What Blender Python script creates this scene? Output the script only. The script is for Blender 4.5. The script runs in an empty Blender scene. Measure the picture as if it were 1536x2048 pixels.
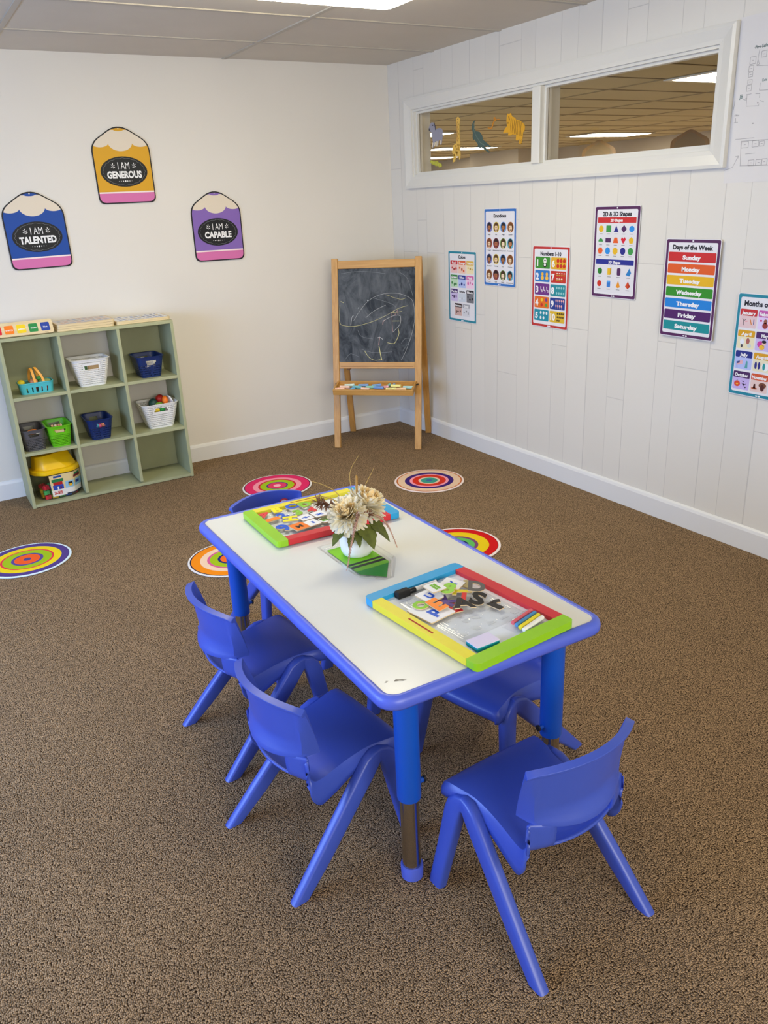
import bpy, bmesh, math, random
from mathutils import Vector, Matrix
PI = math.pi
rnd = random.Random(7)
S = bpy.context.scene
COL = S.collection

# ------------------------------------------------------------------ camera
CAM_POS = (-2.9216, -4.7848, 1.4824)
YAW, PITCH, ROLL, FPX = 0.5212, -0.371, -0.0483, 1604.1
f = Vector((math.sin(YAW)*math.cos(PITCH), math.cos(YAW)*math.cos(PITCH), math.sin(PITCH)))
r = Vector((math.cos(YAW), -math.sin(YAW), 0)); u = r.cross(f)
r2 = r*math.cos(ROLL)+u*math.sin(ROLL); u2 = -r*math.sin(ROLL)+u*math.cos(ROLL)
cd = bpy.data.cameras.new('camera'); cam = bpy.data.objects.new('camera', cd); COL.objects.link(cam)
m = Matrix.Identity(4)
for i in range(3):
    m[i][0] = r2[i]; m[i][1] = u2[i]; m[i][2] = -f[i]; m[i][3] = CAM_POS[i]
cam.matrix_world = m
cd.sensor_fit = 'VERTICAL'; cd.sensor_height = 24.0; cd.lens = 24.0*FPX/2048; cd.clip_start = .02
S.camera = cam

# ------------------------------------------------------------------ world, lamps, exposure
w = bpy.data.worlds.new('daylight'); S.world = w; w.use_nodes = True
w.node_tree.nodes['Background'].inputs[0].default_value = (.62, .78, 1, 1)
w.node_tree.nodes['Background'].inputs[1].default_value = 1.0
S.view_settings.view_transform = 'Standard'; S.view_settings.look = 'None'
S.view_settings.gamma = 1; S.view_settings.use_curve_mapping = False
S.view_settings.exposure = 0.17
FIX = [(22, (255, 246, 216))]   # classroom lamp: strength, colour
WIN_FILL = [(86, (.33, .53, 1)), (84, (1, .96, .88))]      # left daylight, added rear fill: watts, colour
HALL_STRENGTH = 23.0
def area(name, loc, rot, sx, sy, power, color):
    l = bpy.data.lights.new(name, 'AREA'); l.shape = 'RECTANGLE'; l.size = sx; l.size_y = sy; l.energy = power; l.color = color
    o = bpy.data.objects.new(name, l); o.location = loc; o.rotation_euler = rot; COL.objects.link(o); return o
# daylight at the left wall window, plus warm fill added behind the camera
area('window_daylight', (-4.68, -2.3, 1.15), (0, -PI/2+.5, 0), 1.0, 2.4, *WIN_FILL[0])
area('window_daylight', (-2.4, -7.08, 1.7), (PI/2, 0, 0), 2.6, 1.0, *WIN_FILL[1])

# ------------------------------------------------------------------ helpers
def lin(c):
    c = c/255
    return c/12.92 if c <= .04045 else ((c+.055)/1.055)**2.4
MC = {}
def mat(name, rgb, rough=.5, spec=.5, var=0, scale=40, bump=0, bscale=200, metal=0, emit=0, alpha=None, coat=0):
    if name in MC: return MC[name]
    mt = bpy.data.materials.new(name); mt.use_nodes = True; nt = mt.node_tree; b = nt.nodes['Principled BSDF']
    col = (lin(rgb[0]), lin(rgb[1]), lin(rgb[2]), 1)
    b.inputs['Base Color'].default_value = col; b.inputs['Roughness'].default_value = rough
    b.inputs['Specular IOR Level'].default_value = spec; b.inputs['Metallic'].default_value = metal
    b.inputs['Coat Weight'].default_value = coat
    tc = None
    if var or bump:
        tc = nt.nodes.new('ShaderNodeTexCoord')
    if var:
        n = nt.nodes.new('ShaderNodeTexNoise'); n.inputs['Scale'].default_value = scale; n.inputs['Detail'].default_value = 4
        nt.links.new(tc.outputs['Object'], n.inputs['Vector'])
        cr = nt.nodes.new('ShaderNodeValToRGB')
        cr.color_ramp.elements[0].position = .3; cr.color_ramp.elements[1].position = .7
        cr.color_ramp.elements[0].color = tuple(max(0, x*(1-var)) for x in col[:3])+(1,)
        cr.color_ramp.elements[1].color = tuple(min(1, x*(1+var)) for x in col[:3])+(1,)
        nt.links.new(n.outputs['Fac'], cr.inputs['Fac']); nt.links.new(cr.outputs['Color'], b.inputs['Base Color'])
    if bump:
        n = nt.nodes.new('ShaderNodeTexNoise'); n.inputs['Scale'].default_value = bscale; n.inputs['Detail'].default_value = 3
        nt.links.new(tc.outputs['Object'], n.inputs['Vector'])
        bp = nt.nodes.new('ShaderNodeBump'); bp.inputs['Strength'].default_value = bump; bp.inputs['Distance'].default_value = .002
        nt.links.new(n.outputs['Fac'], bp.inputs['Height']); nt.links.new(bp.outputs['Normal'], b.inputs['Normal'])
    if emit:
        b.inputs['Emission Color'].default_value = col; b.inputs['Emission Strength'].default_value = emit
    MC[name] = mt
    return mt
def C(r, g, b, rough=.55):
    return mat('print_%d_%d_%d' % (r, g, b), (r, g, b), rough, .35)
def clear(name, tint, refl=.16, rough=.05):
    if name in MC: return MC[name]
    mt = bpy.data.materials.new(name); mt.use_nodes = True; nt = mt.node_tree
    nt.nodes.remove(nt.nodes['Principled BSDF'])
    t = nt.nodes.new('ShaderNodeBsdfTransparent'); t.inputs[0].default_value = tint+(1,)
    g = nt.nodes.new('ShaderNodeBsdfGlossy'); g.inputs['Roughness'].default_value = rough
    lw = nt.nodes.new('ShaderNodeLayerWeight'); lw.inputs[0].default_value = .12
    mul = nt.nodes.new('ShaderNodeMath'); mul.operation = 'MULTIPLY_ADD'; mul.inputs[1].default_value = .3; mul.inputs[2].default_value = refl*.4
    mx = nt.nodes.new('ShaderNodeMixShader')
    nt.links.new(lw.outputs['Fresnel'], mul.inputs[0]); nt.links.new(mul.outputs[0], mx.inputs[0])
    nt.links.new(t.outputs[0], mx.inputs[1]); nt.links.new(g.outputs[0], mx.inputs[2])
    nt.links.new(mx.outputs[0], nt.nodes['Material Output'].inputs[0])
    MC[name] = mt; return mt
def wood(name, c1, c2, axis=2, rough=.45):
    if name in MC: return MC[name]
    mt = bpy.data.materials.new(name); mt.use_nodes = True; nt = mt.node_tree; b = nt.nodes['Principled BSDF']
    tc = nt.nodes.new('ShaderNodeTexCoord'); mp = nt.nodes.new('ShaderNodeMapping')
    sc = [60, 60, 60]; sc[axis] = 4; mp.inputs['Scale'].default_value = sc
    n = nt.nodes.new('ShaderNodeTexNoise'); n.inputs['Scale'].default_value = 1.2; n.inputs['Detail'].default_value = 5; n.inputs['Distortion'].default_value = .6
    cr = nt.nodes.new('ShaderNodeValToRGB'); cr.color_ramp.elements[0].position = .32; cr.color_ramp.elements[1].position = .68
    cr.color_ramp.elements[0].color = tuple(lin(x) for x in c1)+(1,); cr.color_ramp.elements[1].color = tuple(lin(x) for x in c2)+(1,)
    nt.links.new(tc.outputs['Object'], mp.inputs[0]); nt.links.new(mp.outputs[0], n.inputs['Vector'])
    nt.links.new(n.outputs['Fac'], cr.inputs['Fac']); nt.links.new(cr.outputs['Color'], b.inputs['Base Color'])
    b.inputs['Roughness'].default_value = rough
    MC[name] = mt; return mt

def frame(o, x, y):
    x = Vector(x).normalized(); y = Vector(y); z = x.cross(y).normalized(); y = z.cross(x)
    M = Matrix.Identity(4)
    for i in range(3):
        M[i][0] = x[i]; M[i][1] = y[i]; M[i][2] = z[i]; M[i][3] = o[i]
    return M
TXT = {}
def glyphs(s, bold=0):
    k = (s, bold)
    if k not in TXT:
        cu = bpy.data.curves.new('t', 'FONT'); cu.body = s; cu.size = 1; cu.offset = bold; cu.resolution_u = 3; cu.align_x = 'LEFT'
        o = bpy.data.objects.new('t', cu); COL.objects.link(o)
        dg = bpy.context.evaluated_depsgraph_get(); me = bpy.data.meshes.new_from_object(o.evaluated_get(dg))
        vs = [tuple(v.co[:2]) for v in me.vertices]; fs = [tuple(p.vertices) for p in me.polygons]
        bpy.data.objects.remove(o); bpy.data.meshes.remove(me); bpy.data.curves.remove(cu)
        xs = [v[0] for v in vs]; ys = [v[1] for v in vs]
        TXT[k] = (vs, fs, min(xs), max(xs), min(ys), max(ys))
    return TXT[k]
class MB:
    """collects geometry with several materials and links it as ONE mesh object"""
    def __init__(self): self.v = []; self.f = []; self.mi = []; self.mats = []; self.M = Matrix.Identity(4)
    def mat(self, m):
        if m not in self.mats: self.mats.append(m)
        return self.mats.index(m)
    def add(self, vs, fs, m):
        k = len(self.v); i = self.mat(m)
        self.v += [self.M @ Vector(p) for p in vs]
        for q in fs: self.f.append([k+j for j in q]); self.mi.append(i)
    def box(self, x0, x1, y0, y1, z0, z1, m):
        vs = [(x, y, z) for z in (z0, z1) for y in (y0, y1) for x in (x0, x1)]
        self.add(vs, [(0, 2, 3, 1), (4, 5, 7, 6), (0, 1, 5, 4), (1, 3, 7, 5), (3, 2, 6, 7), (2, 0, 4, 6)], m)
    def poly(self, pts, h, m): self.add([(p[0], p[1], h) for p in pts], [tuple(range(len(pts)))], m)
    def prism(self, pts, z0, z1, m, mtop=None):
        n = len(pts); a = sum(pts[i][0]*pts[(i+1) % n][1]-pts[(i+1) % n][0]*pts[i][1] for i in range(n))
        if a < 0: pts = pts[::-1]
        vs = [(p[0], p[1], z0) for p in pts]+[(p[0], p[1], z1) for p in pts]
        self.add(vs, [tuple(range(n))[::-1]]+[(i, (i+1) % n, n+(i+1) % n, n+i) for i in range(n)], m)
        self.add(vs[n:], [tuple(range(n))], mtop or m)
    def rect(self, x0, x1, y0, y1, h, m): self.poly([(x0, y0), (x1, y0), (x1, y1), (x0, y1)], h, m)
    def rrect(self, x0, x1, y0, y1, rad, h, m): self.poly(rr2(x0, x1, y0, y1, rad), h, m)
    def ell(self, cx, cy, rx, ry, h, m, n=20, a0=0, a1=2*PI):
        full = abs(a1-a0) > 6.28
        k = n if full else n+1
        self.poly([(cx+rx*math.cos(a0+(a1-a0)*i/n), cy+ry*math.sin(a0+(a1-a0)*i/n)) for i in range(k)], h, m)
    def ring(self, cx, cy, r0, r1, h, m, n=64):
        vs = [(cx+rr*math.cos(2*PI*i/n), cy+rr*math.sin(2*PI*i/n), h) for rr in (r0, r1) for i in range(n)]
        self.add(vs, [(i, n+i, n+(i+1) % n, (i+1) % n) for i in range(n)], m)
    def line(self, pts, wd, h, m):
        vs = []; n = len(pts)
        for i, p in enumerate(pts):
            a = Vector(pts[max(0, i-1)]); b = Vector(pts[min(n-1, i+1)]); d = (b-a)
            d = d.normalized() if d.length > 1e-9 else Vector((1, 0)); q = Vector((-d.y, d.x))*wd/2
            vs += [(p[0]-q.x, p[1]-q.y, h), (p[0]+q.x, p[1]+q.y, h)]
        self.add(vs, [(2*i, 2*i+2, 2*i+3, 2*i+1) for i in range(n-1)], m)
    def text(self, s, cx, cy, hgt, h, m, width=None, bold=.02, thick=0, xs=1):
        vs, fs, x0, x1, y0, y1 = glyphs(s, bold)
        cap = glyphs('H', bold); sy = hgt/(cap[5]-cap[4]); sx = sy*xs
        if width: sx = width/(x1-x0)
        self.add([(cx+(v[0]-(x0+x1)/2)*sx, cy-hgt/2+v[1]*sy, h) for v in vs], fs, m)
    def grid(self, fn, nu, nv, m, skip=None, closeu=False):
        vs = [fn(i/(nu-1) if not closeu else i/nu, j/(nv-1)) for j in range(nv) for i in range(nu)]
        fs = []
        for j in range(nv-1):
            for i in range(nu if closeu else nu-1):
                if skip and skip(i, j): continue
                k = (i+1) % nu
                fs.append((j*nu+i, j*nu+k, (j+1)*nu+k, (j+1)*nu+i))
        self.add(vs, fs, m)
    def tube(self, path, rad, m, n=10, caps=True):
        path = [Vector(p) for p in path]; N = len(path)
        if not isinstance(rad, (list, tuple)): rad = [rad]*N
        t0 = (path[1]-path[0]).normalized(); a = t0.orthogonal().normalized(); vs = []
        for i, p in enumerate(path):
            t = (path[min(N-1, i+1)]-path[max(0, i-1)]).normalized()
            a = (a-t*a.dot(t)).normalized(); b = t.cross(a)
            vs += [p+(a*math.cos(2*PI*k/n)+b*math.sin(2*PI*k/n))*rad[i] for k in range(n)]
        fs = [(i*n+k, i*n+(k+1) % n, (i+1)*n+(k+1) % n, (i+1)*n+k) for i in range(N-1) for k in range(n)]
        if caps: fs += [tuple(range(n))[::-1], tuple((N-1)*n+k for k in range(n))]
        self.add(vs, fs, m)
    def lathe(self, prof, m, n=32, c=(0, 0, 0), caps=False):
        vs = [(c[0]+p[0]*math.cos(2*PI*k/n), c[1]+p[0]*math.sin(2*PI*k/n), c[2]+p[1]) for p in prof for k in range(n)]
        fs = [(i*n+k, i*n+(k+1) % n, (i+1)*n+(k+1) % n, (i+1)*n+k) for i in range(len(prof)-1) for k in range(n)]
        if caps: fs += [tuple(range(n))[::-1], tuple((len(prof)-1)*n+k for k in range(n))]
        self.add(vs, fs, m)
    def ball(self, c, rx, ry, rz, m, n=14, k=9):
        self.lathe2(c, rx, ry, rz, m, n, k)
    def lathe2(self, c, rx, ry, rz, m, n, k):
        vs = []
        for j in range(k+1):
            a = -PI/2+PI*j/k
            vs += [(c[0]+rx*math.cos(a)*math.cos(2*PI*i/n), c[1]+ry*math.cos(a)*math.sin(2*PI*i/n), c[2]+rz*math.sin(a)) for i in range(n)]
        self.add(vs, [(j*n+i, j*n+(i+1) % n, (j+1)*n+(i+1) % n, (j+1)*n+i) for j in range(k) for i in range(n)], m)
    def build(self, name, parent=None, smooth=None, solid=0, bevel=0, seg=2, sub=0, off=0, fix=False):
        me = bpy.data.meshes.new(name); me.from_pydata([tuple(p) for p in self.v], [], self.f)
        for q in self.mats: me.materials.append(q)
        me.polygons.foreach_set('material_index', self.mi)
        if fix:
            bm = bmesh.new(); bm.from_mesh(me); bmesh.ops.remove_doubles(bm, verts=bm.verts, dist=1e-5)
            bmesh.ops.recalc_face_normals(bm, faces=bm.faces); bm.to_mesh(me); bm.free()
        me.update()
        if smooth is not None:
            me.polygons.foreach_set('use_smooth', [True]*len(me.polygons))
            if smooth < 170: me.set_sharp_from_angle(angle=math.radians(smooth))
        o = bpy.data.objects.new(name, me); COL.objects.link(o)
        if solid:
            q = o.modifiers.new('solid', 'SOLIDIFY'); q.thickness = solid; q.offset = off
        if bevel:
            q = o.modifiers.new('bevel', 'BEVEL'); q.width = bevel; q.segments = seg; q.limit_method = 'ANGLE'; q.angle_limit = math.radians(40); q.harden_normals = smooth is not None
        if sub:
            q = o.modifiers.new('sub', 'SUBSURF'); q.levels = sub; q.render_levels = sub
        if parent: o.parent = parent
        return o
def rr2(x0, x1, y0, y1, rad, n=5):
    out = []
    for cx, cy, a in ((x1-rad, y0+rad, -PI/2), (x1-rad, y1-rad, 0), (x0+rad, y1-rad, PI/2), (x0+rad, y0+rad, PI)):
        out += [(cx+rad*math.cos(a+PI/2*i/n), cy+rad*math.sin(a+PI/2*i/n)) for i in range(n+1)]
    return out
def rnd_poly(pts, rad, n=4):
    out = []; N = len(pts)
    for i in range(N):
        a, b, c = Vector(pts[i-1]), Vector(pts[i]), Vector(pts[(i+1) % N])
        p0 = b+(a-b).normalized()*rad; p2 = b+(c-b).normalized()*rad
        out += [tuple(p0*(1-t)**2+b*2*t*(1-t)+p2*t*t) for t in [k/n for k in range(n+1)]]
    return out
def tag(o, label, cat, group=None, kind=None):
    o['label'] = label; o['category'] = cat
    if group: o['group'] = group
    if kind: o['kind'] = kind
    return o
def thing(name, label, cat, loc=(0, 0, 0), rz=0, group=None):
    o = bpy.data.objects.new(name, None); COL.objects.link(o); o.location = loc; o.rotation_euler = (0, 0, rz)
    o.empty_display_size = .05
    return tag(o, label, cat, group)
def struct(o, label=None, cat=None):
    o['kind'] = 'structure'
    if label: o['label'] = label
    o['category'] = cat or o.name.split('_')[0]
    return o
def dup(root, loc, rz, label):
    c = root.copy(); COL.objects.link(c); c.location = loc; c.rotation_euler = (0, 0, rz); c['label'] = label
    for ch in root.children:
        d = ch.copy(); COL.objects.link(d); d.parent = c
        for g in ch.children:
            e = g.copy(); COL.objects.link(e); e.parent = d
    return c

# ------------------------------------------------------------------ setting: shell
H = 2.252
XL, YB = -4.75, -7.15
wallm = mat('painted_wall', (222, 216, 205), .6, .3, var=.02, scale=1.5, bump=.06, bscale=60)
trimm = mat('white_gloss_trim', (226, 225, 222), .35, .5)
def panel_mat():
    mt = bpy.data.materials.new('painted_plank_panelling'); mt.use_nodes = True; nt = mt.node_tree; b = nt.nodes['Principled BSDF']
    tc = nt.nodes.new('ShaderNodeTexCoord'); sp = nt.nodes.new('ShaderNodeSeparateXYZ'); cb = nt.nodes.new('ShaderNodeCombineXYZ')
    nt.links.new(tc.outputs['Object'], sp.inputs[0]); nt.links.new(sp.outputs['Z'], cb.inputs['X'])
    sn = nt.nodes.new('ShaderNodeMath'); sn.operation = 'SINE'; m1 = nt.nodes.new('ShaderNodeMath'); m1.operation = 'MULTIPLY'; m1.inputs[1].default_value = 19
    m2 = nt.nodes.new('ShaderNodeMath'); m2.operation = 'MULTIPLY_ADD'; m2.inputs[1].default_value = .022
    nt.links.new(sp.outputs['Y'], m1.inputs[0]); nt.links.new(m1.outputs[0], sn.inputs[0]); nt.links.new(sn.outputs[0], m2.inputs[0]); nt.links.new(sp.outputs['Y'], m2.inputs[2]); nt.links.new(m2.outputs[0], cb.inputs['Y'])
    def brick(bw, rh, off, ms):
        k = nt.nodes.new('ShaderNodeTexBrick'); k.inputs['Scale'].default_value = 1; k.inputs['Brick Width'].default_value = bw
        k.inputs['Row Height'].default_value = rh; k.inputs['Mortar Size'].default_value = ms; k.inputs['Mortar Smooth'].default_value = .3
        k.offset = off; k.offset_frequency = 3; k.squash = 1.4; k.squash_frequency = 2
        nt.links.new(cb.outputs[0], k.inputs['Vector']); return k
    k = brick(.83, .140, .37, .0018)
    k.inputs['Color1'].default_value = (lin(224), lin(219), lin(208), 1); k.inputs['Color2'].default_value = (lin(221), lin(216), lin(205), 1)
    k.inputs['Mortar'].default_value = (lin(207), lin(202), lin(193), 1)
    nt.links.new(k.outputs['Color'], b.inputs['Base Color'])
    bp = nt.nodes.new('ShaderNodeBump'); bp.invert = True; bp.inputs['Strength'].default_value = .6; bp.inputs['Distance'].default_value = .002
    nt.links.new(k.outputs['Fac'], bp.inputs['Height']); nt.links.new(bp.outputs['Normal'], b.inputs['Normal'])
    b.inputs['Roughness'].default_value = .45
    return mt
panelm = panel_mat()
def carpet_mat():
    mt = bpy.data.materials.new('brown_loop_carpet'); mt.use_nodes = True; nt = mt.node_tree; b = nt.nodes['Principled BSDF']
    tc = nt.nodes.new('ShaderNodeTexCoord'); mp = nt.nodes.new('ShaderNodeMapping'); mp.inputs['Scale'].default_value = (300, 240, 1)
    nz = nt.nodes.new('ShaderNodeTexNoise'); nz.inputs['Scale'].default_value = 30; nz.inputs['Detail'].default_value = 2
    mxv = nt.nodes.new('ShaderNodeMix'); mxv.data_type = 'VECTOR'; mxv.inputs['Factor'].default_value = .012
    nt.links.new(tc.outputs['Object'], nz.inputs['Vector']); nt.links.new(tc.outputs['Object'], mxv.inputs['A']); nt.links.new(nz.outputs['Color'], mxv.inputs['B'])
    nt.links.new(mxv.outputs['Result'], mp.inputs[0])
    vo = nt.nodes.new('ShaderNodeTexVoronoi'); vo.voronoi_dimensions = '2D'; vo.inputs['Scale'].default_value = 1; vo.inputs['Randomness'].default_value = .75
    nt.links.new(mp.outputs[0], vo.inputs['Vector'])
    cr = nt.nodes.new('ShaderNodeValToRGB'); e = cr.color_ramp.elements
    e[0].position = .05; e[0].color = (lin(200), lin(166), lin(126), 1); e[1].position = .72; e[1].color = (lin(40), lin(24), lin(8), 1)
    nt.links.new(vo.outputs['Distance'], cr.inputs['Fac'])
    # each loop a little lighter or darker
    hs = nt.nodes.new('ShaderNodeSeparateColor'); nt.links.new(vo.outputs['Color'], hs.inputs[0])
    mr = nt.nodes.new('ShaderNodeMapRange'); mr.inputs['To Min'].default_value = .55; mr.inputs['To Max'].default_value = 1.3; nt.links.new(hs.outputs[0], mr.inputs['Value'])
    big = nt.nodes.new('ShaderNodeTexNoise'); big.inputs['Scale'].default_value = 3; big.inputs['Detail'].default_value = 5
    nt.links.new(tc.outputs['Object'], big.inputs['Vector'])
    mr2 = nt.nodes.new('ShaderNodeMapRange'); mr2.inputs['To Min'].default_value = .86; mr2.inputs['To Max'].default_value = 1.14; nt.links.new(big.outputs['Fac'], mr2.inputs['Value'])
    mm = nt.nodes.new('ShaderNodeMath'); mm.operation = 'MULTIPLY'; nt.links.new(mr.outputs[0], mm.inputs[0]); nt.links.new(mr2.outputs[0], mm.inputs[1])
    vm = nt.nodes.new('ShaderNodeVectorMath'); vm.operation = 'SCALE'; nt.links.new(cr.outputs['Color'], vm.inputs[0]); nt.links.new(mm.outputs[0], vm.inputs['Scale'])
    nt.links.new(vm.outputs['Vector'], b.inputs['Base Color'])
    bp = nt.nodes.new('ShaderNodeBump'); bp.invert = True; bp.inputs['Strength'].default_value = .8; bp.inputs['Distance'].default_value = .004
    nt.links.new(vo.outputs['Distance'], bp.inputs['Height']); nt.links.new(bp.outputs['Normal'], b.inputs['Normal'])
    b.inputs['Roughness'].default_value = .95; b.inputs['Specular IOR Level'].default_value = .1
    return mt
b_ = MB(); b_.box(XL, 0, YB, 0, -.05, 0, carpet_mat())
struct(b_.build('floor'), 'brown loop pile carpet covering the whole classroom floor', 'floor')
ceilm = mat('ceiling_tile', (214, 206, 192), .9, .1, var=.04, scale=2, bump=.25, bscale=150)
b_ = MB(); b_.box(XL, .12, YB, .12, H, H+.05, ceilm); struct(b_.build('ceiling'), 'grey white lay-in tile ceiling', 'ceiling')
b_ = MB(); g = mat('ceiling_grid_metal', (186, 178, 164), .5, .4)
for x in (-1.06, -2.27, -3.48): b_.box(x-.012, x+.012, YB, 0, H-.005, H, g)
yy = -.50
while yy > YB:
    b_.box(XL, 0, yy-.012, yy+.012, H-.0045, H, g); yy -= .605
struct(b_.build('trim_1'), 'pale metal grid bars of the tile ceiling', 'trim')
b_ = MB(); b_.box(XL-.12, 0, 0, .12, 0, H, wallm); struct(b_.build('wall_back'), 'smooth cream wall behind the cubby shelf', 'wall')
# right wall with its opening
WY0, WY1, WZ0, WZ1 = -2.455, -.272, 1.605, 1.977
b_ = MB()
b_.box(0, .12, YB, .12, 0, WZ0, panelm); b_.box(0, .12, YB, .12, WZ1, H, panelm)
b_.box(0, .12, YB, WY0, WZ0, WZ1, panelm); b_.box(0, .12, WY1, .12, WZ0, WZ1, panelm)
struct(b_.build('wall_right'), 'white plank panelled wall with the posters', 'wall')
def wall_with_hole(name, axis, pos, a0, a1, h0, h1, z0, z1, th):
    q = MB()
    def bx(p0, p1, zz0, zz1):
        if axis == 'x': q.box(pos, pos+th, p0, p1, zz0, zz1, wallm)
        else: q.box(p0, p1, pos, pos+th, zz0, zz1, wallm)
    bx(a0, a1, 0, z0); bx(a0, a1, z1, H); bx(a0, h0, z0, z1); bx(h1, a1, z0, z1)
    return struct(q.build(name), 'plain cream wall', 'wall')
wall_with_hole('wall_left', 'x', XL-.12, YB, 0, -3.5, -1.1, .7, 2.0, .12)
wall_with_hole('wall_front', 'y', YB-.12, XL, 0, -3.7, -1.1, 1.15, 2.2, .12)  # opening sized for the fill light added behind the camera
# baseboards
BB = .106
def baseboard(name, M, L):
    q = MB(); q.M = M
    prof = [(0, 0), (.014, 0), (.014, BB-.018), (.010, BB-.006), (.004, BB), (0, BB)]
    vs = [(x, p[0], p[1]) for x in (0, L) for p in prof]; n = len(prof)
    q.add(vs, [(i, (i+1) % n, n+(i+1) % n, n+i) for i in range(n)]+[tuple(range(n))[::-1], tuple(range(n, 2*n))], trimm)
    return struct(q.build(name, fix=True), None, 'baseboard')
baseboard('baseboard_back', frame((0, 0, 0), (-1, 0, 0), (0, -1, 0)), -XL)['label'] = 'white baseboard under the cream wall'
baseboard('baseboard_right', frame((0, YB, 0), (0, 1, 0), (-1, 0, 0)), -YB)['label'] = 'white baseboard under the panelled wall'
# interior window in the right wall
win = bpy.data.objects.new('window_1', None); COL.objects.link(win); struct(win, 'two pane interior window high in the panelled wall', 'window')
framem = mat('white_gloss_frame', (221, 218, 208), .32, .5, bump=.05, bscale=30)
q = MB(); q.M = frame((0, WY0, WZ0), (0, 1, 0), (0, 0, 1))    # x along +y, y up, z = +x*? -> out of wall
# local z = (0,1,0)x(0,0,1) = +x (into the wall), so the room side is negative
LW_, LH_ = WY1-WY0, WZ1-WZ0; tw = .075
def trim_side(q, p0, p1, p2, p3):
    # p0,p1 inner edge; p2,p3 outer edge (2d); bevelled casing
    prof = [(0, 0), (0, -.012), (.25, -.014), (.8, -.024), (1, -.022), (1, 0)]
    vs = []
    for a, b in ((p0, p3), (p1, p2)):
        for t, z in prof: vs.append((a[0]+(b[0]-a[0])*t, a[1]+(b[1]-a[1])*t, z))
    n = len(prof)
    q.add(vs, [(i, (i+1) % n, n+(i+1) % n, n+i) for i in range(n)]+[tuple(range(n))[::-1], tuple(range(n, 2*n))], framem)
I = [(0, 0), (LW_, 0), (LW_, LH_), (0, LH_)]; O = [(-tw, -.066), (LW_+tw, -.066), (LW_+tw, LH_+.064), (-tw, LH_+.064)]
for i in range(4):
    j = (i+1) % 4; trim_side(q, I[i], I[j], O[j], O[i])
q.build('casing', win, fix=True)
q = MB(); q.M = frame((0, WY0, WZ0), (0, 1, 0), (0, 0, 1))
mu = -1.405-WY0
q.box(0, LW_, 0, .012, 0, .12, framem); q.box(0, LW_, LH_-.012, LH_, 0, .12, framem)
q.box(0, .012, .012, LH_-.012, 0, .12, framem); q.box(LW_-.012, LW_, .012, LH_-.012, 0, .12, framem)
for a0, a1 in ((.012, mu-.03), (mu+.03, LW_-.012)):     # glazing beads
    for zz in (.018, .04):
        q.box(a0, a1, .012, .024, zz, zz+.014, framem); q.box(a0, a1, LH_-.024, LH_-.012, zz, zz+.014, framem)
        q.box(a0, a0+.012, .024, LH_-.024, zz, zz+.014, framem); q.box(a1-.012, a1, .024, LH_-.024, zz, zz+.014, framem)
q.build('jamb', win)
q = MB(); q.M = frame((0, WY0, WZ0), (0, 1, 0), (0, 0, 1)); q.box(mu-.03, mu+.03, .012, LH_-.012, -.012, .12, framem); q.build('mullion', win, bevel=.004)
glass = clear('window_glass', (.97, .93, .86), .10, .02)
for a0, a1 in ((.012, mu-.03), (mu+.03, LW_-.012)):
    q = MB(); q.M = frame((0, WY0, WZ0), (0, 1, 0), (0, 0, 1)); q.rect(a0, a1, .012, LH_-.012, .034, glass); q.build('glass_pane', win)

# ------------------------------------------------------------------ the hall beyond the window
HX, HY0, HY1 = 8.5, -6.5, 14
hallw = mat('hall_wall', (192, 182, 168), .7, .2, var=.03, scale=1)
hallc = mat('hall_ceiling_tile', (198, 182, 146), .9, .1, var=.04, scale=2)
hallf = mat('hall_carpet', (176, 163, 138), .95, .1, var=.2, scale=30)
q = MB(); q.box(.12, HX, HY0, HY1, -.05, 0, hallf); struct(q.build('floor'), 'tan floor of the hall beyond the window', 'floor')
q = MB(); q.box(.12, HX, HY0, HY1, H, H+.05, hallc); struct(q.build('ceiling'), 'tan tile ceiling of the hall beyond the window', 'ceiling')
q = MB(); q.box(HX, HX+.1, HY0, HY1, 0, H, hallw); struct(q.build('wall_hall_far'), 'far wall of the hall beyond the window', 'wall')
q = MB(); q.box(.12, HX, HY1, HY1+.1, 0, H, hallw); struct(q.build('wall_hall_left'), 'left wall of the hall beyond the window', 'wall')
q = MB(); q.box(.12, HX, HY0-.1, HY0, 0, H, hallw); struct(q.build('wall_hall_right'), 'right wall of the hall beyond the window', 'wall')
q = MB(); q.box(7.6, 8.5, 7.9, 9.4, 0, H, hallw); struct(q.build('pillar_hall'), 'square tan pillar in the hall behind the tiger sticker', 'pillar')
q = MB(); gm = mat('hall_grid', (160, 140, 100), .6, .2); x = 1.33
while x < HX: q.box(x-.009, x+.009, HY0, HY1, H-.006, H, gm); x += 1.22
y = .07-.6*10
while y < HY1: q.box(.12, HX, y-.009, y+.009, H-.0055, H, gm); y += .6
struct(q.build('trim_2'), 'grid bars of the hall ceiling', 'trim')
hlampm = mat('lit_hall_diffuser', (255, 246, 226), .5, .3, emit=HALL_STRENGTH)
housem = mat('lamp_housing', (225, 224, 220), .4, .4)
hall = [((3.17, -.23), 'lit ceiling panel in the hall at the right end of the window', 0),
        ((6.95, 4.95), 'lit ceiling panel in the hall seen in the middle of the right pane', 0),
        ((7.2, 10.3), 'lit ceiling panel in the hall low behind the giraffe sticker', 0),
        ((3.15, 4.78), 'lit ceiling panel in the hall behind the zebra sticker', 0),
        ((6.05, 7.55), 'lit ceiling panel in the hall behind the crocodile sticker', 0),
        ((7.2, 1.9), 'lit ceiling panel in the hall at the far right behind the glass', 0)]
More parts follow.
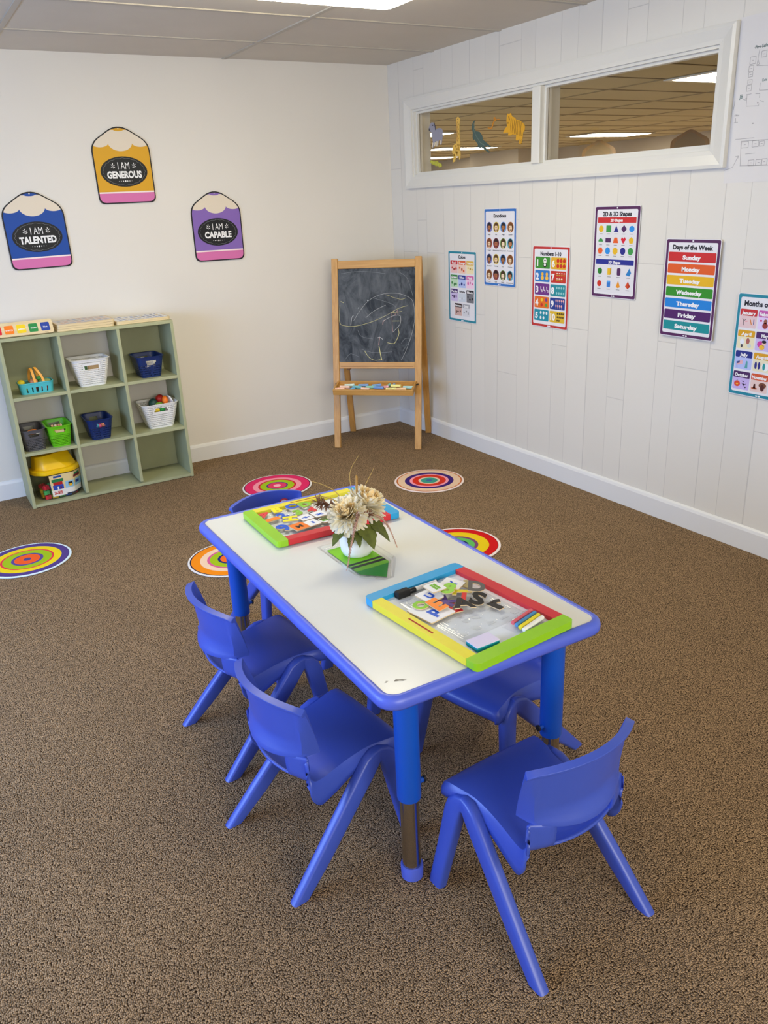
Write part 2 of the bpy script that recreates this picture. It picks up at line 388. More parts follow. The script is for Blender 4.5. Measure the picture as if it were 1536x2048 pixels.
for (x, y), lb, k in hall:
    t = thing('ceiling_light', lb, 'light', (x, y, H), 0, 'lit panels on the hall ceiling')
    q = MB(); q.box(-.62, .62, -.32, .32, -.014, -.006, housem); q.build('frame', t)
    q = MB(); q.rrect(-.58, .58, -.28, .28, .03, -.0145, hlampm); q.v = [Vector((p.x, p.y, p.z)) for p in q.v]; q.f = [fc[::-1] for fc in q.f]; q.build('diffuser', t)
archm = wood('arch_tan', (136, 108, 70), (148, 120, 80), 2)  # tan arched shapes, built as flat boards behind the glass
for xc, yc, lb in ((7.6, 5.84, 'tan arched shape behind the window, left of the two'), (7.6, 4.01, 'tan arched shape behind the window, right of the two')):
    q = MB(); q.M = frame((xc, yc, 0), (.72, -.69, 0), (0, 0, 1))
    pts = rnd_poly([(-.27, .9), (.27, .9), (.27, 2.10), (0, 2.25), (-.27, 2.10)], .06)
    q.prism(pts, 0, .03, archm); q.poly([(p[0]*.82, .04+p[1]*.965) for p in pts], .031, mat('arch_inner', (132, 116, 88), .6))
    tag(q.build('arched_panel'), lb, 'panel', 'arched shapes behind the window')

# ------------------------------------------------------------------ classroom ceiling lamps
def fixture(x, y, lb, k):
    lampm = mat('lit_diffuser_%d' % k, FIX[k][1], .5, .3, emit=FIX[k][0])
    t = thing('ceiling_light', lb, 'light', (x, y, H), 0, 'classroom ceiling lamps')
    q = MB(); q.box(-.62, .62, -.14, .14, -.02, -.005, housem); q.build('housing', t, bevel=.003)
    q = MB(); pts = rr2(-.62, .62, -.14, .14, .04, 6); n = len(pts)
    vs = [(p[0], p[1], -.02) for p in pts]+[(p[0]*.995, p[1]*.985, -.048) for p in pts]+[(p[0]*.975, p[1]*.90, -.062) for p in pts]
    q.add(vs, [(i+k*n, i+(k+1)*n, (i+1) % n+(k+1)*n, (i+1) % n+k*n) for k in range(2) for i in range(n)]+[tuple(2*n+i for i in range(n))[::-1]], lampm)
    q.build('diffuser', t, smooth=50)
fixture(-1.57, -1.73, 'lit white ceiling lamp cut by the top edge of the picture', 0)

# ------------------------------------------------------------------ round floor mats
def mat_rug(x, y, rings, lb, rot=0):
    q = MB(); R = .195; n = 72
    edge = C(*rings[0][1])
    q.lathe([(R-.004, 0), (R, .002), (R, .004), (R-.002, .0055)], edge, 72)
    for k, (r1, c) in enumerate(rings):
        r0 = rings[k+1][0] if k+1 < len(rings) else 0
        mm = mat('felt_%d_%d_%d' % c, c, .9, .1, bump=.1, bscale=400)
        if r0 > 0: q.ring(0, 0, R*r0-(.002 if k == 0 else 0), R*r1-(.002 if k == 0 else 0), .0055, mm)
        else: q.ell(0, 0, R*r1, R*r1, .0055, mm, 48)
    o = q.build('round_floor_mat'); o.location = (x, y, .0005); tag(o, lb, 'mat', 'round ringed floor mats')
WHT, ORG, LIM, NVY = (235, 228, 222), (240, 140, 25), (160, 190, 30), (30, 40, 110)
mat_rug(-1.302, -.768, [(1, WHT), (.955, (60, 30, 60)), (.93, (222, 45, 100)), (.70, (240, 150, 165)), (.55, (200, 40, 50)), (.49, LIM), (.31, (70, 60, 130)), (.27, (222, 60, 100)), (.11, (245, 180, 185))], 'round mat with pink outer ring, behind the far end of the table')
mat_rug(-.578, -1.228, [(1, (235, 215, 205)), (.94, (205, 110, 50)), (.90, (222, 190, 160)), (.70, (60, 35, 110)), (.56, (235, 150, 165)), (.48, (205, 50, 30)), (.31, (225, 190, 165)), (.24, (60, 150, 130)), (.09, (70, 100, 150))], 'round mat with beige outer ring and purple band, before the easel')
mat_rug(-1.875, -1.56, [(1, WHT), (.955, (35, 35, 70)), (.925, ORG), (.72, (238, 205, 175)), (.56, (215, 95, 150)), (.50, LIM), (.32, NVY), (.26, (238, 110, 40)), (.10, (240, 190, 170))], 'round mat with orange outer ring, half hidden by the table leg')
mat_rug(-.972, -2.048, [(1, (235, 220, 215)), (.94, (200, 25, 25)), (.73, (225, 195, 25)), (.48, (120, 70, 110)), (.40, (95, 180, 90)), (.25, (25, 35, 100)), (.15, (215, 165, 190))], 'round mat with red outer ring and yellow band, right of the table')
mat_rug(-2.663, -.998, [(1, (215, 230, 238)), (.945, (85, 65, 130)), (.77, (238, 208, 30)), (.60, (220, 60, 70)), (.55, (160, 190, 30)), (.36, (95, 75, 140)), (.29, (240, 95, 40)), (.09, (85, 70, 130))], 'round mat with purple outer ring and yellow band, cut by left picture edge')

# ------------------------------------------------------------------ activity table
blue_rim = mat('periwinkle_plastic', (84, 104, 214), .36, .5, var=.015, scale=8)
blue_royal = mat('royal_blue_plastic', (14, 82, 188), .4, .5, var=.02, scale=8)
chrome = mat('steel_tube', (190, 185, 175), .18, .5, metal=1)
TX, TY, TYAW, TZ = -1.9649, -3.0222, 1.5615-PI/2, .5549
laminate = mat('white_laminate', (226, 226, 218), .24, .5, var=.012, scale=5)
tb = thing('activity_table', 'low rectangular table with white top, blue rim and blue legs', 'table', (TX, TY, 0), TYAW)
q = MB(); q.prism(rr2(-.2806, .2806, -.5825, .5825, .028, 8), TZ-.018, TZ, laminate); 
for pts in ([(-.243, -.538), (-.236, -.533), (-.231, -.537), (-.224, -.541), (-.218, -.548), (-.226, -.547), (-.232, -.542), (-.239, -.54)],):
    q.poly(pts, TZ+.0003, C(120, 112, 100))
q.poly([(-.262, -.532), (-.256, -.527), (-.253, -.53), (-.258, -.534)], TZ+.0003, C(170, 165, 155))
q.build('tabletop', tb)
q = MB(); prof = [(-.002, TZ-.001), (0, TZ+.0008), (.003, TZ+.0022), (.010, TZ+.002), (.0165, TZ-.003), (.02, TZ-.012), (.0195, TZ-.022), (.015, TZ-.029), (.006, TZ-.031), (-.03, TZ-.031), (-.03, TZ-.020)]
rings = [rr2(-.2806-d, .2806+d, -.5825-d, .5825+d, max(.028+d, .004), 8) for d, z in prof]; n = len(rings[0])
q.add([(p[0], p[1], prof[k][1]) for k in range(len(prof)) for p in rings[k]], [(k*n+i, k*n+(i+1) % n, (k+1)*n+(i+1) % n, (k+1)*n+i) for k in range(len(prof)-1) for i in range(n)], blue_rim)
q.build('edge_rim', tb, smooth=60)
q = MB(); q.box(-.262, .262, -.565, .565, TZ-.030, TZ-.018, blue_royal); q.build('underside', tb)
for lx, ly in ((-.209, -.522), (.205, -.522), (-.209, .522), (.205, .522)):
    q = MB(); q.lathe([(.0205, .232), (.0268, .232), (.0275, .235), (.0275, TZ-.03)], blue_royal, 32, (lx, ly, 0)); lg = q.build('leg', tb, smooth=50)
    q = MB(); q.lathe([(.0218, .01), (.0218, .26)], chrome, 32, (lx, ly, 0)); q.build('lower_tube', lg, smooth=60)['label'] = 'shiny steel lower tube'
    q = MB(); q.lathe([(0, 0), (.021, 0), (.0255, .005), (.0265, .036), (.0258, .039), (.022, .039), (.0218, .03)], blue_rim, 32, (lx, ly, 0)); q.build('foot', lg, smooth=40)
    s = 1 if ly > 0 else -1; kx = -1 if lx > 0 else 1
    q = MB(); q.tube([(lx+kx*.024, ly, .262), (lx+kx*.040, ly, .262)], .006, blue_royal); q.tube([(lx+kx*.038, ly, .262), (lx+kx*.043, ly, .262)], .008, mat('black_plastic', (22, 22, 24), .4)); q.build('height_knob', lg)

# ------------------------------------------------------------------ stacking chairs (front is local +y)
chairm = mat('chair_plastic', (62, 86, 186), .36, .5, var=.02, scale=12, bump=.03, bscale=700)
def sstep(a, b, x):
    t = max(0, min(1, (x-a)/(b-a))); return t*t*(3-2*t)
def interp(tab, x):
    for (x0, y0), (x1, y1) in zip(tab, tab[1:]):
        if x <= x1: return y0+(y1-y0)*max(0, (x-x0)/(x1-x0))
    return tab[-1][1]
def catmull(tab, x):
    n = len(tab)-1; t = min(max(x, 0), .99999)*n; i = int(t); t -= i
    P = [Vector(tab[max(0, min(n, i+k))]) for k in (-1, 0, 1, 2)]
    return .5*((2*P[1])+(P[2]-P[0])*t+(2*P[0]-5*P[1]+4*P[2]-P[3])*t*t+(3*P[1]-P[0]-3*P[2]+P[3])*t*t*t)
SEAT = [(.158, .246, .127), (.164, .262, .129), (.152, .274, .130), (.122, .277, .126), (.075, .273, .115), (.02, .267, .115), (-.03, .261, .120), (-.075, .258, .125), (-.112, .264, .129), (-.137, .283, .130), (-.145, .308, .129), (-.146, .338, .127)]
def seat_pt(U, v):
    y, z, hw = catmull(SEAT, v)
    uu = max(-1, min(1, U)); k = sstep(.5, .95, v)
    x = hw*uu
    y += .043*uu*uu*k + .006*(1-uu*uu)*(1-sstep(0, .25, v))
    z += .004*uu*uu*sstep(.25, .6, v)
    if abs(U) > 1:
        t = (abs(U)-1)/.2
        d = interp([(0, .006), (.1, .022), (.2, .03), (.3, .022), (.4, .03), (.55, .05), (.68, .058), (.78, .05), (.9, .03), (1, .01)], v)*t
        x += math.copysign(.006*min(1, t*3), uu); z -= d
    return (x, y, z)
def make_chair(label):
    t = thing('stacking_chair', label, 'chair', group='blue plastic chairs around the table')
    US = [-1.2, -1.12, -1.05, -1.0]+[-1+2*i/22 for i in range(1, 22)]+[1.0, 1.05, 1.12, 1.2]; NV = 34
    q = MB(); nu = len(US)
    q.add([seat_pt(U, j/(NV-1)) for j in range(NV) for U in US],
          [(j*nu+i, j*nu+i+1, (j+1)*nu+i+1, (j+1)*nu+i) for j in range(NV-1) for i in range(nu-1)
           if not (abs((US[i]+US[i+1])/2) < .60 and j >= 26)], chairm)
    q.build('seat', t, smooth=45, solid=.006, off=-1)
    # backrest: one closed shell, thick at the border, thin inside
    q = MB(); NU, NT = 41, 25
    us = [math.copysign(1-(1-abs(-1+2*i/(NU-1)))**1.35, -1+2*i/(NU-1)) for i in range(NU)]
    def front(U, T):
        hw = .127+.012*T; z0 = .328+.016*U*U; z1 = .487-.013*U*U
        a = abs(U); wg = max(0, (a-.89)/.11)          # the ends fold forward into a flat wing
        z = z0+(z1-z0)*T
        y = -.124-.020*T+.046*U*U*(.75+.25*T)-.017*(1-sstep(0, .30, T))*(1-U*U)+.026*wg*(1-T**1.3)
        x = math.copysign(hw*(min(a, .89)+(.085+.03*T)*wg), U)
        return Vector((x, y, z))
    def thick(U, T):
        e = max(.25*sstep(.86, .90, abs(U)), 1.0*sstep(.90, .96, T), .30*(1-sstep(0, .12, T)))
        return .0055+.013*e
    ts = [0, .03, .07, .12, .15, .18, .22, .27, .33, .4, .48, .56, .64, .72, .78, .83, .87, .895, .915, .935, .955, .97, .98, .99, 1.0]; NT = len(ts)
    F = [front(U, T) for T in ts for U in us]
    B = []
    for T in ts:
        for U in us:
            p = front(U, T); du = front(min(1, U+.01), T)-front(max(-1, U-.01), T); dt = front(U, min(1, T+.01))-front(U, max(0, T-.01))
            nn = du.cross(dt).normalized()
            if nn.y > 0: nn = -nn
            B.append(p+nn*thick(U, T))
    N = len(F); fs = []
    for j in range(NT-1):
        for i in range(NU-1):
            a = j*NU+i; fs.append((a+1, a, a+NU, a+NU+1)); fs.append((N+a, N+a+1, N+a+NU+1, N+a+NU))
    for i in range(NU-1):
        fs.append((i, i+1, N+i+1, N+i)); k = (NT-1)*NU+i; fs.append((k+1, k, N+k, N+k+1))
    for j in range(NT-1):
        a = j*NU; fs.append((a+NU, a, N+a, N+a+NU)); a = j*NU+NU-1; fs.append((a, a+NU, N+a+NU, N+a))
    q.add(F+B, fs, chairm)
    q.build('backrest', t, smooth=50, bevel=.005, seg=3, fix=True)
    # legs: tapering rounded bars that meet in a bend below the seat side
    for sx in (-1, 1):
        for kind in ('front', 'rear'):
            if kind == 'rear': P = [(.160, -.170, 0), (.152, -.092, .080), (.1365, .046, .228), (.1345, .064, .248), (.1325, .080, .258), (.131, .098, .261)]
            else: P = [(.160, .160, 0), (.150, .139, .11), (.1365, .122, .222), (.1345, .116, .242), (.1325, .106, .255), (.131, .088, .261)]
            W = [.038, .043, .049, .048, .042, .036]; D = [.026, .027, .028, .028, .028, .026]
            q = MB(); vs = []; P = [Vector((sx*p[0], p[1], p[2])) for p in P]; n = 12
            for i, p in enumerate(P):
                if i == 0: tt = Vector((0, 0, 1))
                else: tt = (P[min(i+1, 5)]-P[i-1]).normalized()
                ax = Vector((1, 0, 0)); ay = tt.cross(ax).normalized(); ax = ay.cross(tt)
                wf = W[i]*(1.12 if i == 0 else 1)
                for (a, b) in rr2(-D[i]/2, D[i]/2, -wf/2, wf/2, .008, 2): vs.append(p+ax*a+ay*b)
            n = len(vs)//6
            q.add(vs, [(i*n+k, i*n+(k+1) % n, (i+1)*n+(k+1) % n, (i+1)*n+k) for i in range(5) for k in range(n)]+[tuple(range(n))[::-1], tuple(5*n+k for k in range(n))], chairm)
            q.build('leg', t, smooth=48, fix=True)
    return t
chair = make_chair('blue plastic chair at the near end of the table, its back towards the viewer')
chair.location = (-1.971, -3.742, 0); chair.rotation_euler = (0, 0, math.radians(3))
dup(chair, (-2.283, -3.283, 0), -PI/2+math.radians(6.8), 'blue plastic chair on the left long side, nearer the viewer')
dup(chair, (-2.250, -2.806, 0), -PI/2+math.radians(3.6), 'blue plastic chair on the left long side, farther from the viewer')
dup(chair, (-1.735, -3.285, 0), PI/2+math.radians(14), 'blue plastic chair on the right side, tucked under the near board')
endc = dup(chair, (-1.906, -2.262, 0), PI+math.radians(2), 'blue plastic chair at the far end of the table beside the pink mat')
dup(chair, (-1.772, -2.775, 0), PI/2, 'blue plastic chair tucked wholly under the table, only its feet showing')
q = MB(); q.M = frame((-.072, -.1145, .440), (-1, 0, 0), (0, -.13, 1))
q.ell(0, 0, .020, .016, .0015, C(225, 60, 60)); q.ell(0, 0, .014, .011, .0018, C(245, 240, 235)); q.ell(0, -.002, .010, .008, .0021, C(245, 140, 40)); q.ell(0, 0, .004, .003, .0024, C(220, 40, 40))
q.build('sticker', endc)['label'] = 'round red and white sticker'

# ------------------------------------------------------------------ magnetic boards on the table
PLY = mat('pale_plywood', (214, 190, 150), .6, .3, var=.08, scale=60)
GRN, RED, BLU, YEL = (148, 205, 28), (208, 42, 52), (34, 158, 214), (232, 218, 48)
def bar(name, parent, pts, c, z0, z1):
    q = MB(); q.prism(pts, z0, z1, mat('paint_%d_%d_%d' % c, c, .35, .5, var=.03, scale=15)); return q.build(name, parent, bevel=.002)
def board(x, y, yaw, lb):
    t = thing('magnetic_board', lb, 'board', (x, y, TZ+.0024), yaw, 'framed magnetic boards on the table')
    L, W, fw, h = .206, .148, .035, .02
    q = MB(); q.box(-L+fw-.004, L-fw+.004, -W+.026, W-.026, .003, .0085, mat('whiteboard_face', (228, 234, 240), .18, .5, var=.008, scale=10)); q.build('panel', t)
    for s, c in ((-1, GRN), (1, BLU)):
        pts = rr2(min(s*L, s*(L-fw)), max(s*L, s*(L-fw)), -W, W, .0015, 2)
        cc = .011; xo = s*L; xi = s*(L-fw)
        pts = [(xi, -W), (xo-s*cc, -W), (xo-s*cc*.3, -W+cc*.3), (xo, -W+cc), (xo, W-cc), (xo-s*cc*.3, W-cc*.3), (xo-s*cc, W), (xi, W)]
        bar('frame_bar', t, pts, c, 0, h)['label'] = 'green short frame bar' if s < 0 else 'sky blue short frame bar'
    bar('frame_bar', t, [(-L+fw, -W), (L-fw, -W), (L-fw, -W+.03), (-L+fw, -W+.03)], RED, .0004, h-.0004)['label'] = 'red long frame bar'
    yb = bar('frame_bar', t, [(-L+fw, W-.03), (L-fw, W-.03), (L-fw, W), (-L+fw, W)], YEL, .0004, h-.0004); yb['label'] = 'yellow long frame bar'
    q = MB(); q.rrect(-.045, .045, W-.017, W-.0125, .002, h-.0001, C(170, 30, 20)); q.build('slot', yb)['label'] = 'dark red slot'
    return t
board(-1.923, -2.643, math.radians(-1.5), 'colour framed magnetic board at the far end of the table')
board(-1.929, -3.417, PI/2+math.radians(5.2), 'colour framed magnetic board at the near right end of the table')
BT = TZ+.0112
def letter(s, x, y, z, rz, c, lb, size=.043, tile=None, name='magnetic_letter', tilt=(0, 0), xs=1.0, grp='magnetic letters on the far board', tc=(240, 240, 240)):
    t = thing(name, lb, 'letter', (x, y, z), rz, grp); t.rotation_euler = (tilt[0], tilt[1], rz)
    mm = C(*c, rough=.4)
    if tile:
        q = MB(); a = size*.62
        pts = rr2(-a*.92, a*.92, -a, a, .004) if tile == 'sq' else [(-a*1.1, 0), (-a*.6, -a*.9), (a*1.0, -a*.9), (a*1.0, a*.9), (-a*.6, a*.9)]
        q.prism(pts, 0, .003, PLY, C(*tc)); q.build('tile', t)
        q = MB(); q.text(s, 0, 0, size*(.55 if s not in '=-' else .9), .0033, mm, bold=.05, width=size*(.75 if s != '-' else .4) if s in '=-+x' else None); q.build('symbol', t)
    else:
        for k, (z0, z1, m1) in enumerate(((.0, .0026, PLY), (.0026, .0036, mm))):
            q = MB(); vs, fs, x0, x1, y0, y1 = glyphs(s, .045); cap = glyphs('H', .045); sc = size/(cap[5]-cap[4])
            P = [((v[0]-(x0+x1)/2)*sc*xs, (v[1]-(cap[4]+cap[5])/2)*sc) for v in vs]
            edges = {}
            for fc in fs:
                for i in range(len(fc)): edges[(fc[i], fc[(i+1) % len(fc)])] = 1
            bd = [e for e in edges if (e[1], e[0]) not in edges]; n = len(P)
            q.add([(p[0], p[1], z0) for p in P]+[(p[0], p[1], z1) for p in P], [tuple(n+i for i in fc) for fc in fs]+[tuple(fc[::-1]) for fc in fs]+[(a, b, n+b, n+a) for a, b in bd], m1)
            q.build('wooden_back' if k == 0 else 'face', t)
    return t
r1 = math.radians
LR, LB, LG, LY, LO, LK, LGY = (225, 55, 60), (30, 90, 205), (140, 200, 50), (250, 235, 20), (250, 135, 30), (38, 36, 36), (98, 96, 92)
ZT = BT+.0075
letter('A', -2.078, -2.552, ZT, r1(-62), LR, 'red letter A at the left end of the far board')
letter('B', -2.026, -2.540, ZT, r1(-8), LY, 'yellow letter B in the back row of the far board')
letter('C', -1.975, -2.540, ZT, r1(0), LB, 'blue letter C in the back row of the far board')
letter('D', -1.930, -2.549, ZT, r1(4), LG, 'green letter D in the back row of the far board')
letter('2', -2.033, -2.596, ZT, r1(10), LB, 'blue numeral 2 on the far board behind the yellow H')
letter('3', -1.981, -2.600, ZT, r1(2), LG, 'green numeral 3 on the far board in front of the blue C')
letter('4', -1.936, -2.606, ZT, r1(-5), LR, 'red numeral 4 on the far board in front of the green D')
letter('I', -2.072, -2.607, ZT, r1(95), LO, 'orange letter I lying crosswise left on the far board', size=.05, xs=1.7)
letter('H', -2.026, -2.643, ZT+.003, r1(70), LY, 'yellow letter H on the far board left of the plus tile', size=.046)
letter('9', -2.070, -2.690, ZT, r1(20), LB, 'blue numeral 9 in the front left of the far board', size=.052)
letter('M', -2.030, -2.716, ZT+.003, r1(8), (60, 40, 30), 'orange square tile with a dark letter M, front row of the far board', size=.042, tile='sq', tc=(245, 125, 30))
letter('+', -1.981, -2.657, ZT+.001, r1(6), LB, 'white tile with a blue plus sign on the far board', size=.036, tile='sq')
letter('x', -1.934, -2.655, ZT+.001, r1(3), LB, 'white tile with a blue times sign on the far board', size=.036, tile='sq')
letter('-', -1.989, -2.712, ZT+.002, r1(98), LB, 'white tile with a blue minus sign on the far board', size=.04, tile='sq')
letter('=', -1.940, -2.712, ZT+.001, r1(2), (120, 185, 50), 'white pointed tile with green equals sign on the far board', size=.036, tile='hex')
g2 = 'magnetic letters on the near board'
letter('E', -1.978, -3.372, BT+.013, r1(8), LO, 'orange letter E lying on top of the pile on the near board', size=.05, grp=g2, tilt=(.08, -.05))
letter('A', -1.926, -3.402, BT+.014, r1(-18), LK, 'black letter A at the front of the pile on the near board', size=.052, grp=g2, tilt=(0, .1))
letter('S', -1.880, -3.403, BT+.012, r1(-52), LK, 'black letter S leaning on the pile on the near board', size=.058, grp=g2, tilt=(.05, .12))
letter('r', -1.853, -3.437, BT+.006, r1(12), LK, 'black letter r at the right edge of the pile, near board', size=.058, grp=g2, xs=1.25)
letter('D', -1.850, -3.358, BT+.017, r1(-38), LGY, 'dark grey letter D at the back right of the pile, near board', size=.046, grp=g2, tilt=(.1, .12))
letter('8', -1.916, -3.333, BT+.021, r1(-52), LG, 'green numeral 8 on top of the pile on the near board', size=.05, grp=g2, tilt=(.06, -.06))
letter('=', -1.945, -3.315, BT+.0255, r1(96), (120, 185, 50), 'white tile with green bars on top of the near pile', size=.036, tile='sq', grp=g2, tilt=(.05, -.07))
letter('Y', -1.885, -3.305, BT+.014, r1(30), LB, 'white tile with blue letter Y behind the green 8', size=.042, tile='sq', grp=g2, tilt=(.08, .04))
letter('U', -1.968, -3.325, BT+.013, r1(8), LB, 'white tile under the green bars tile on the near pile', size=.044, tile='sq', grp=g2, tilt=(.03, 0))
letter('p', -2.000, -3.380, BT+.005, r1(10), LB, 'large white tile at the left bottom of the near pile', size=.07, tile='sq', grp=g2)
letter('O', -2.008, -3.348, BT+.0095, r1(0), LG, 'green letter O on the left bottom tile of the near pile', size=.038, grp=g2)
letter('T', -1.885, -3.347, BT+.010, r1(50), (235, 215, 40), 'yellow letter T inside the near pile below the grey D', size=.048, grp=g2)
letter('J', -1.905, -3.372, BT+.009, r1(-40), (215, 40, 40), 'red letter J inside the near pile beside black S', size=.048, grp=g2)
letter('K', -1.935, -3.362, BT+.006, r1(20), (95, 70, 150), 'purple letter K inside the near pile under the green 8', size=.05, grp=g2)
letter('Z', -1.954, -3.392, BT+.004, r1(-10), (200, 35, 40), 'red letter Z under the orange E on the near pile', size=.05, grp=g2)
letter('N', -1.866, -3.315, BT+.009, r1(-25), (190, 175, 120), 'tan letter N at the back of the near pile', size=.044, grp=g2)
# clear blister trays
plastic = clear('clear_plastic', (.985, .99, .995), .12, .06)
def blister(name, lb, x, y, z, rz, w, l, seed, M=None):
    R = random.Random(seed); wells = [(w*(-.40+.2*a+R.uniform(-.04, .04)), l*(-.41+.164*b+R.uniform(-.03, .03)), R.uniform(.013, .019), R.uniform(.011, .015), R.uniform(0, 3)) for a in range(5) for b in range(6)]
    def hgt(a, b):
        e = min(w/2-abs(a), l/2-abs(b)); z = .002*sstep(0, .006, e)+.003*sstep(.012, .016, e)
        for (cx, cy, rx, ry, t) in wells:
            dx, dy = a-cx, b-cy; c, s = math.cos(t), math.sin(t); d = math.hypot((dx*c+dy*s)/rx, (-dx*s+dy*c)/ry)
            if e > .016: z = min(z, .005-.0044*(1-sstep(.80, .98, d))+.0016*sstep(.98, 1.04, d)*(1-sstep(1.04, 1.12, d)))
        return z
    q = MB(); q.grid(lambda a, b: (w*(a-.5), l*(b-.5), hgt(w*(a-.5), l*(b-.5))), 100, 130, plastic)
    o = q.build(name, smooth=180); o.location = (x, y, z); o.rotation_euler = (0, 0, rz); tag(o, lb, 'tray')
blister('blister_tray', 'clear moulded plastic tray under the letter pile on the near board', -1.925, -3.40, BT, r1(5), .20, .24, 3)
blister('blister_tray', 'clear moulded plastic tray under the letters on the far board', -2.012, -2.648, BT, r1(-1.5), .20, .226, 5)
# marker
q = MB(); mk = thing('dry_erase_marker', 'white dry erase marker with black cap lying on the near board', 'marker', (0, 0, 0))
A0, A1 = Vector((-2.022, -3.266, BT+.008)), Vector((-1.898, -3.256, BT+.0062)); dv = A1-A0
blackp = mat('black_plastic', (22, 22, 24), .4)
q.tube([A0+dv*.42, A0+dv*.97], .0058, mat('marker_barrel', (238, 238, 236), .3)); q.build('barrel', mk, smooth=50)
q = MB(); q.tube([A0+dv*.26, A0+dv*.28, A0+dv*.43], [.0055, .0068, .0066], blackp); q.tube([A0+dv*.965, A0+dv*.985, A0+dv], [.0055, .0055, .0035], blackp); q.build('cap', mk, smooth=50)
q = MB(); q.M = frame(A0+dv*.12, dv, dv.cross(Vector((0, 0, -1)))); q.box(-.019, .019, -.010, .010, -.008, .010, mat('black_felt', (14, 14, 15), .8)); q.build('eraser_tip', mk, bevel=.003)
# eraser
er = thing('board_eraser', 'small teal eraser with pale top on the corner of the near board', 'eraser', (-1.986, -3.561, BT), r1(1))
q = MB(); q.box(-.031, .031, -.020, .020, 0, .010, mat('teal_foam', (20, 150, 175), .8, .2, bump=.2, bscale=900)); q.build('foam', er, bevel=.001)
q = MB(); q.box(-.031, .031, -.020, .020, .010, .012, mat('pale_felt', (222, 214, 236), .9, .1, bump=.1, bscale=900)); q.build('felt', er)
# chalk pack
for i, (c, lb) in enumerate((((235, 110, 120), 'red chalk stick in the clear packet on the near board'), ((85, 150, 205), 'blue chalk stick in the clear packet on the near board'), ((245, 225, 60), 'yellow chalk stick in the clear packet on the near board'), ((240, 238, 232), 'white chalk stick in the clear packet on the near board'))):
    q = MB(); yy = -3.524-i*.0128; q.tube([(-1.884, yy-.014, BT+.010), (-1.812, yy+.006, BT+.010)], [.0048, .0055], mat('chalk_%d' % i, c, .9, .1), 14)
    tag(q.build('chalk_stick', smooth=50), lb, 'chalk', 'chalk sticks in the clear packet')
q = MB(); q.M = frame((-1.845, -3.5445, BT), (.072, .02, 0), (-.02, .072, 0))
q.grid(lambda a, b: (.108*(a-.5), .066*(b-.5), .0005+.0165*min(1, 5*min(a, 1-a))*min(1, 6*min(b, 1-b))+.0012*math.sin(a*29)*math.sin(b*17+a*6)), 26, 20, plastic)
tag(q.build('chalk_packet', smooth=180), 'clear plastic packet holding four chalk sticks on the near board', 'packet')

# ------------------------------------------------------------------ crayon tray and flowers
ty = thing('clear_tray', 'clear pencil shaped plastic tray with green insert below the flowers', 'tray', (0, 0, TZ+.0008))
OUT = [(-2.052, -2.874), (-1.904, -2.874), (-1.904, -3.068), (-1.978, -3.177), (-2.052, -3.100)]
def inset(pts, d):
    n = len(pts); out = []
    cx = sum(p[0] for p in pts)/n; cy = sum(p[1] for p in pts)/n
    for i in range(n):
        a, b, c = Vector(pts[i-1]), Vector(pts[i]), Vector(pts[(i+1) % n])
        e1 = (b-a).normalized(); e2 = (c-b).normalized(); n1 = Vector((e1.y, -e1.x)); n2 = Vector((e2.y, -e2.x))
        if n1.dot(Vector((cx, cy))-b) < 0: n1 = -n1
        if n2.dot(Vector((cx, cy))-b) < 0: n2 = -n2
        k = (n1+n2); out.append(tuple(b+k*(d/max(.2, k.dot(n1)))))
    return out
q = MB(); lv = [(0, .017), (.006, .0172), (.0075, .010), (.009, .009), (.0135, .0088), (.016, .0018), (.018, .001)]
rg = [rnd_poly(inset(OUT, d), .012) for d, z in lv]; n = len(rg[0])
q.add([(p[0], p[1], lv[k][1]) for k in range(len(lv)) for p in rg[k]], [(k*n+i, k*n+(i+1) % n, (k+1)*n+(i+1) % n, (k+1)*n+i) for k in range(len(lv)-1) for i in range(n)]+[tuple((len(lv)-1)*n+i for i in range(n))], plastic)
q.build('tray_shell', ty, smooth=40)
INS = [(p[0]+.007, p[1]+.012) for p in inset(OUT, .021)]
def clip(pts, y0, y1):
    def half(P, f):
        out = []
        for i in range(len(P)):
            a, b = P[i-1], P[i]; fa, fb = f(a), f(b)
            if (fa >= 0) != (fb >= 0): t = fa/(fa-fb); out.append((a[0]+(b[0]-a[0])*t, a[1]+(b[1]-a[1])*t))
            if fb >= 0: out.append(b)
        return out
    return half(half(pts, lambda p: p[1]-y0), lambda p: y1-p[1])
q = MB()
for y0, y1, c in ((-3.006, -2.8, (125, 200, 20)), (-3.017, -3.006, (22, 28, 22)), (-3.024, -3.017, (125, 190, 40)), (-3.037, -3.024, (22, 28, 22)), (-3.058, -3.037, (110, 180, 35)), (-3.2, -3.058, (28, 135, 45))):
    q.poly(clip(INS, y0, y1), .0021, C(*c, rough=.35))
q.build('insert', ty)['label'] = 'green crayon insert with black stripes'
PX, PY, PZ = -1.964, -2.955, TZ+.0035
fl = thing('flower_arrangement', 'cream artificial flowers in a small white pot on the clear tray', 'flowers', (PX, PY, PZ))
q = MB(); q.lathe([(0, 0), (.032, 0), (.040, .005), (.0455, .018), (.048, .038), (.0475, .066), (.045, .067), (.044, .05), (0, .05)], mat('white_ceramic', (232, 234, 230), .3, .5), 40); q.build('pot', fl, smooth=40)
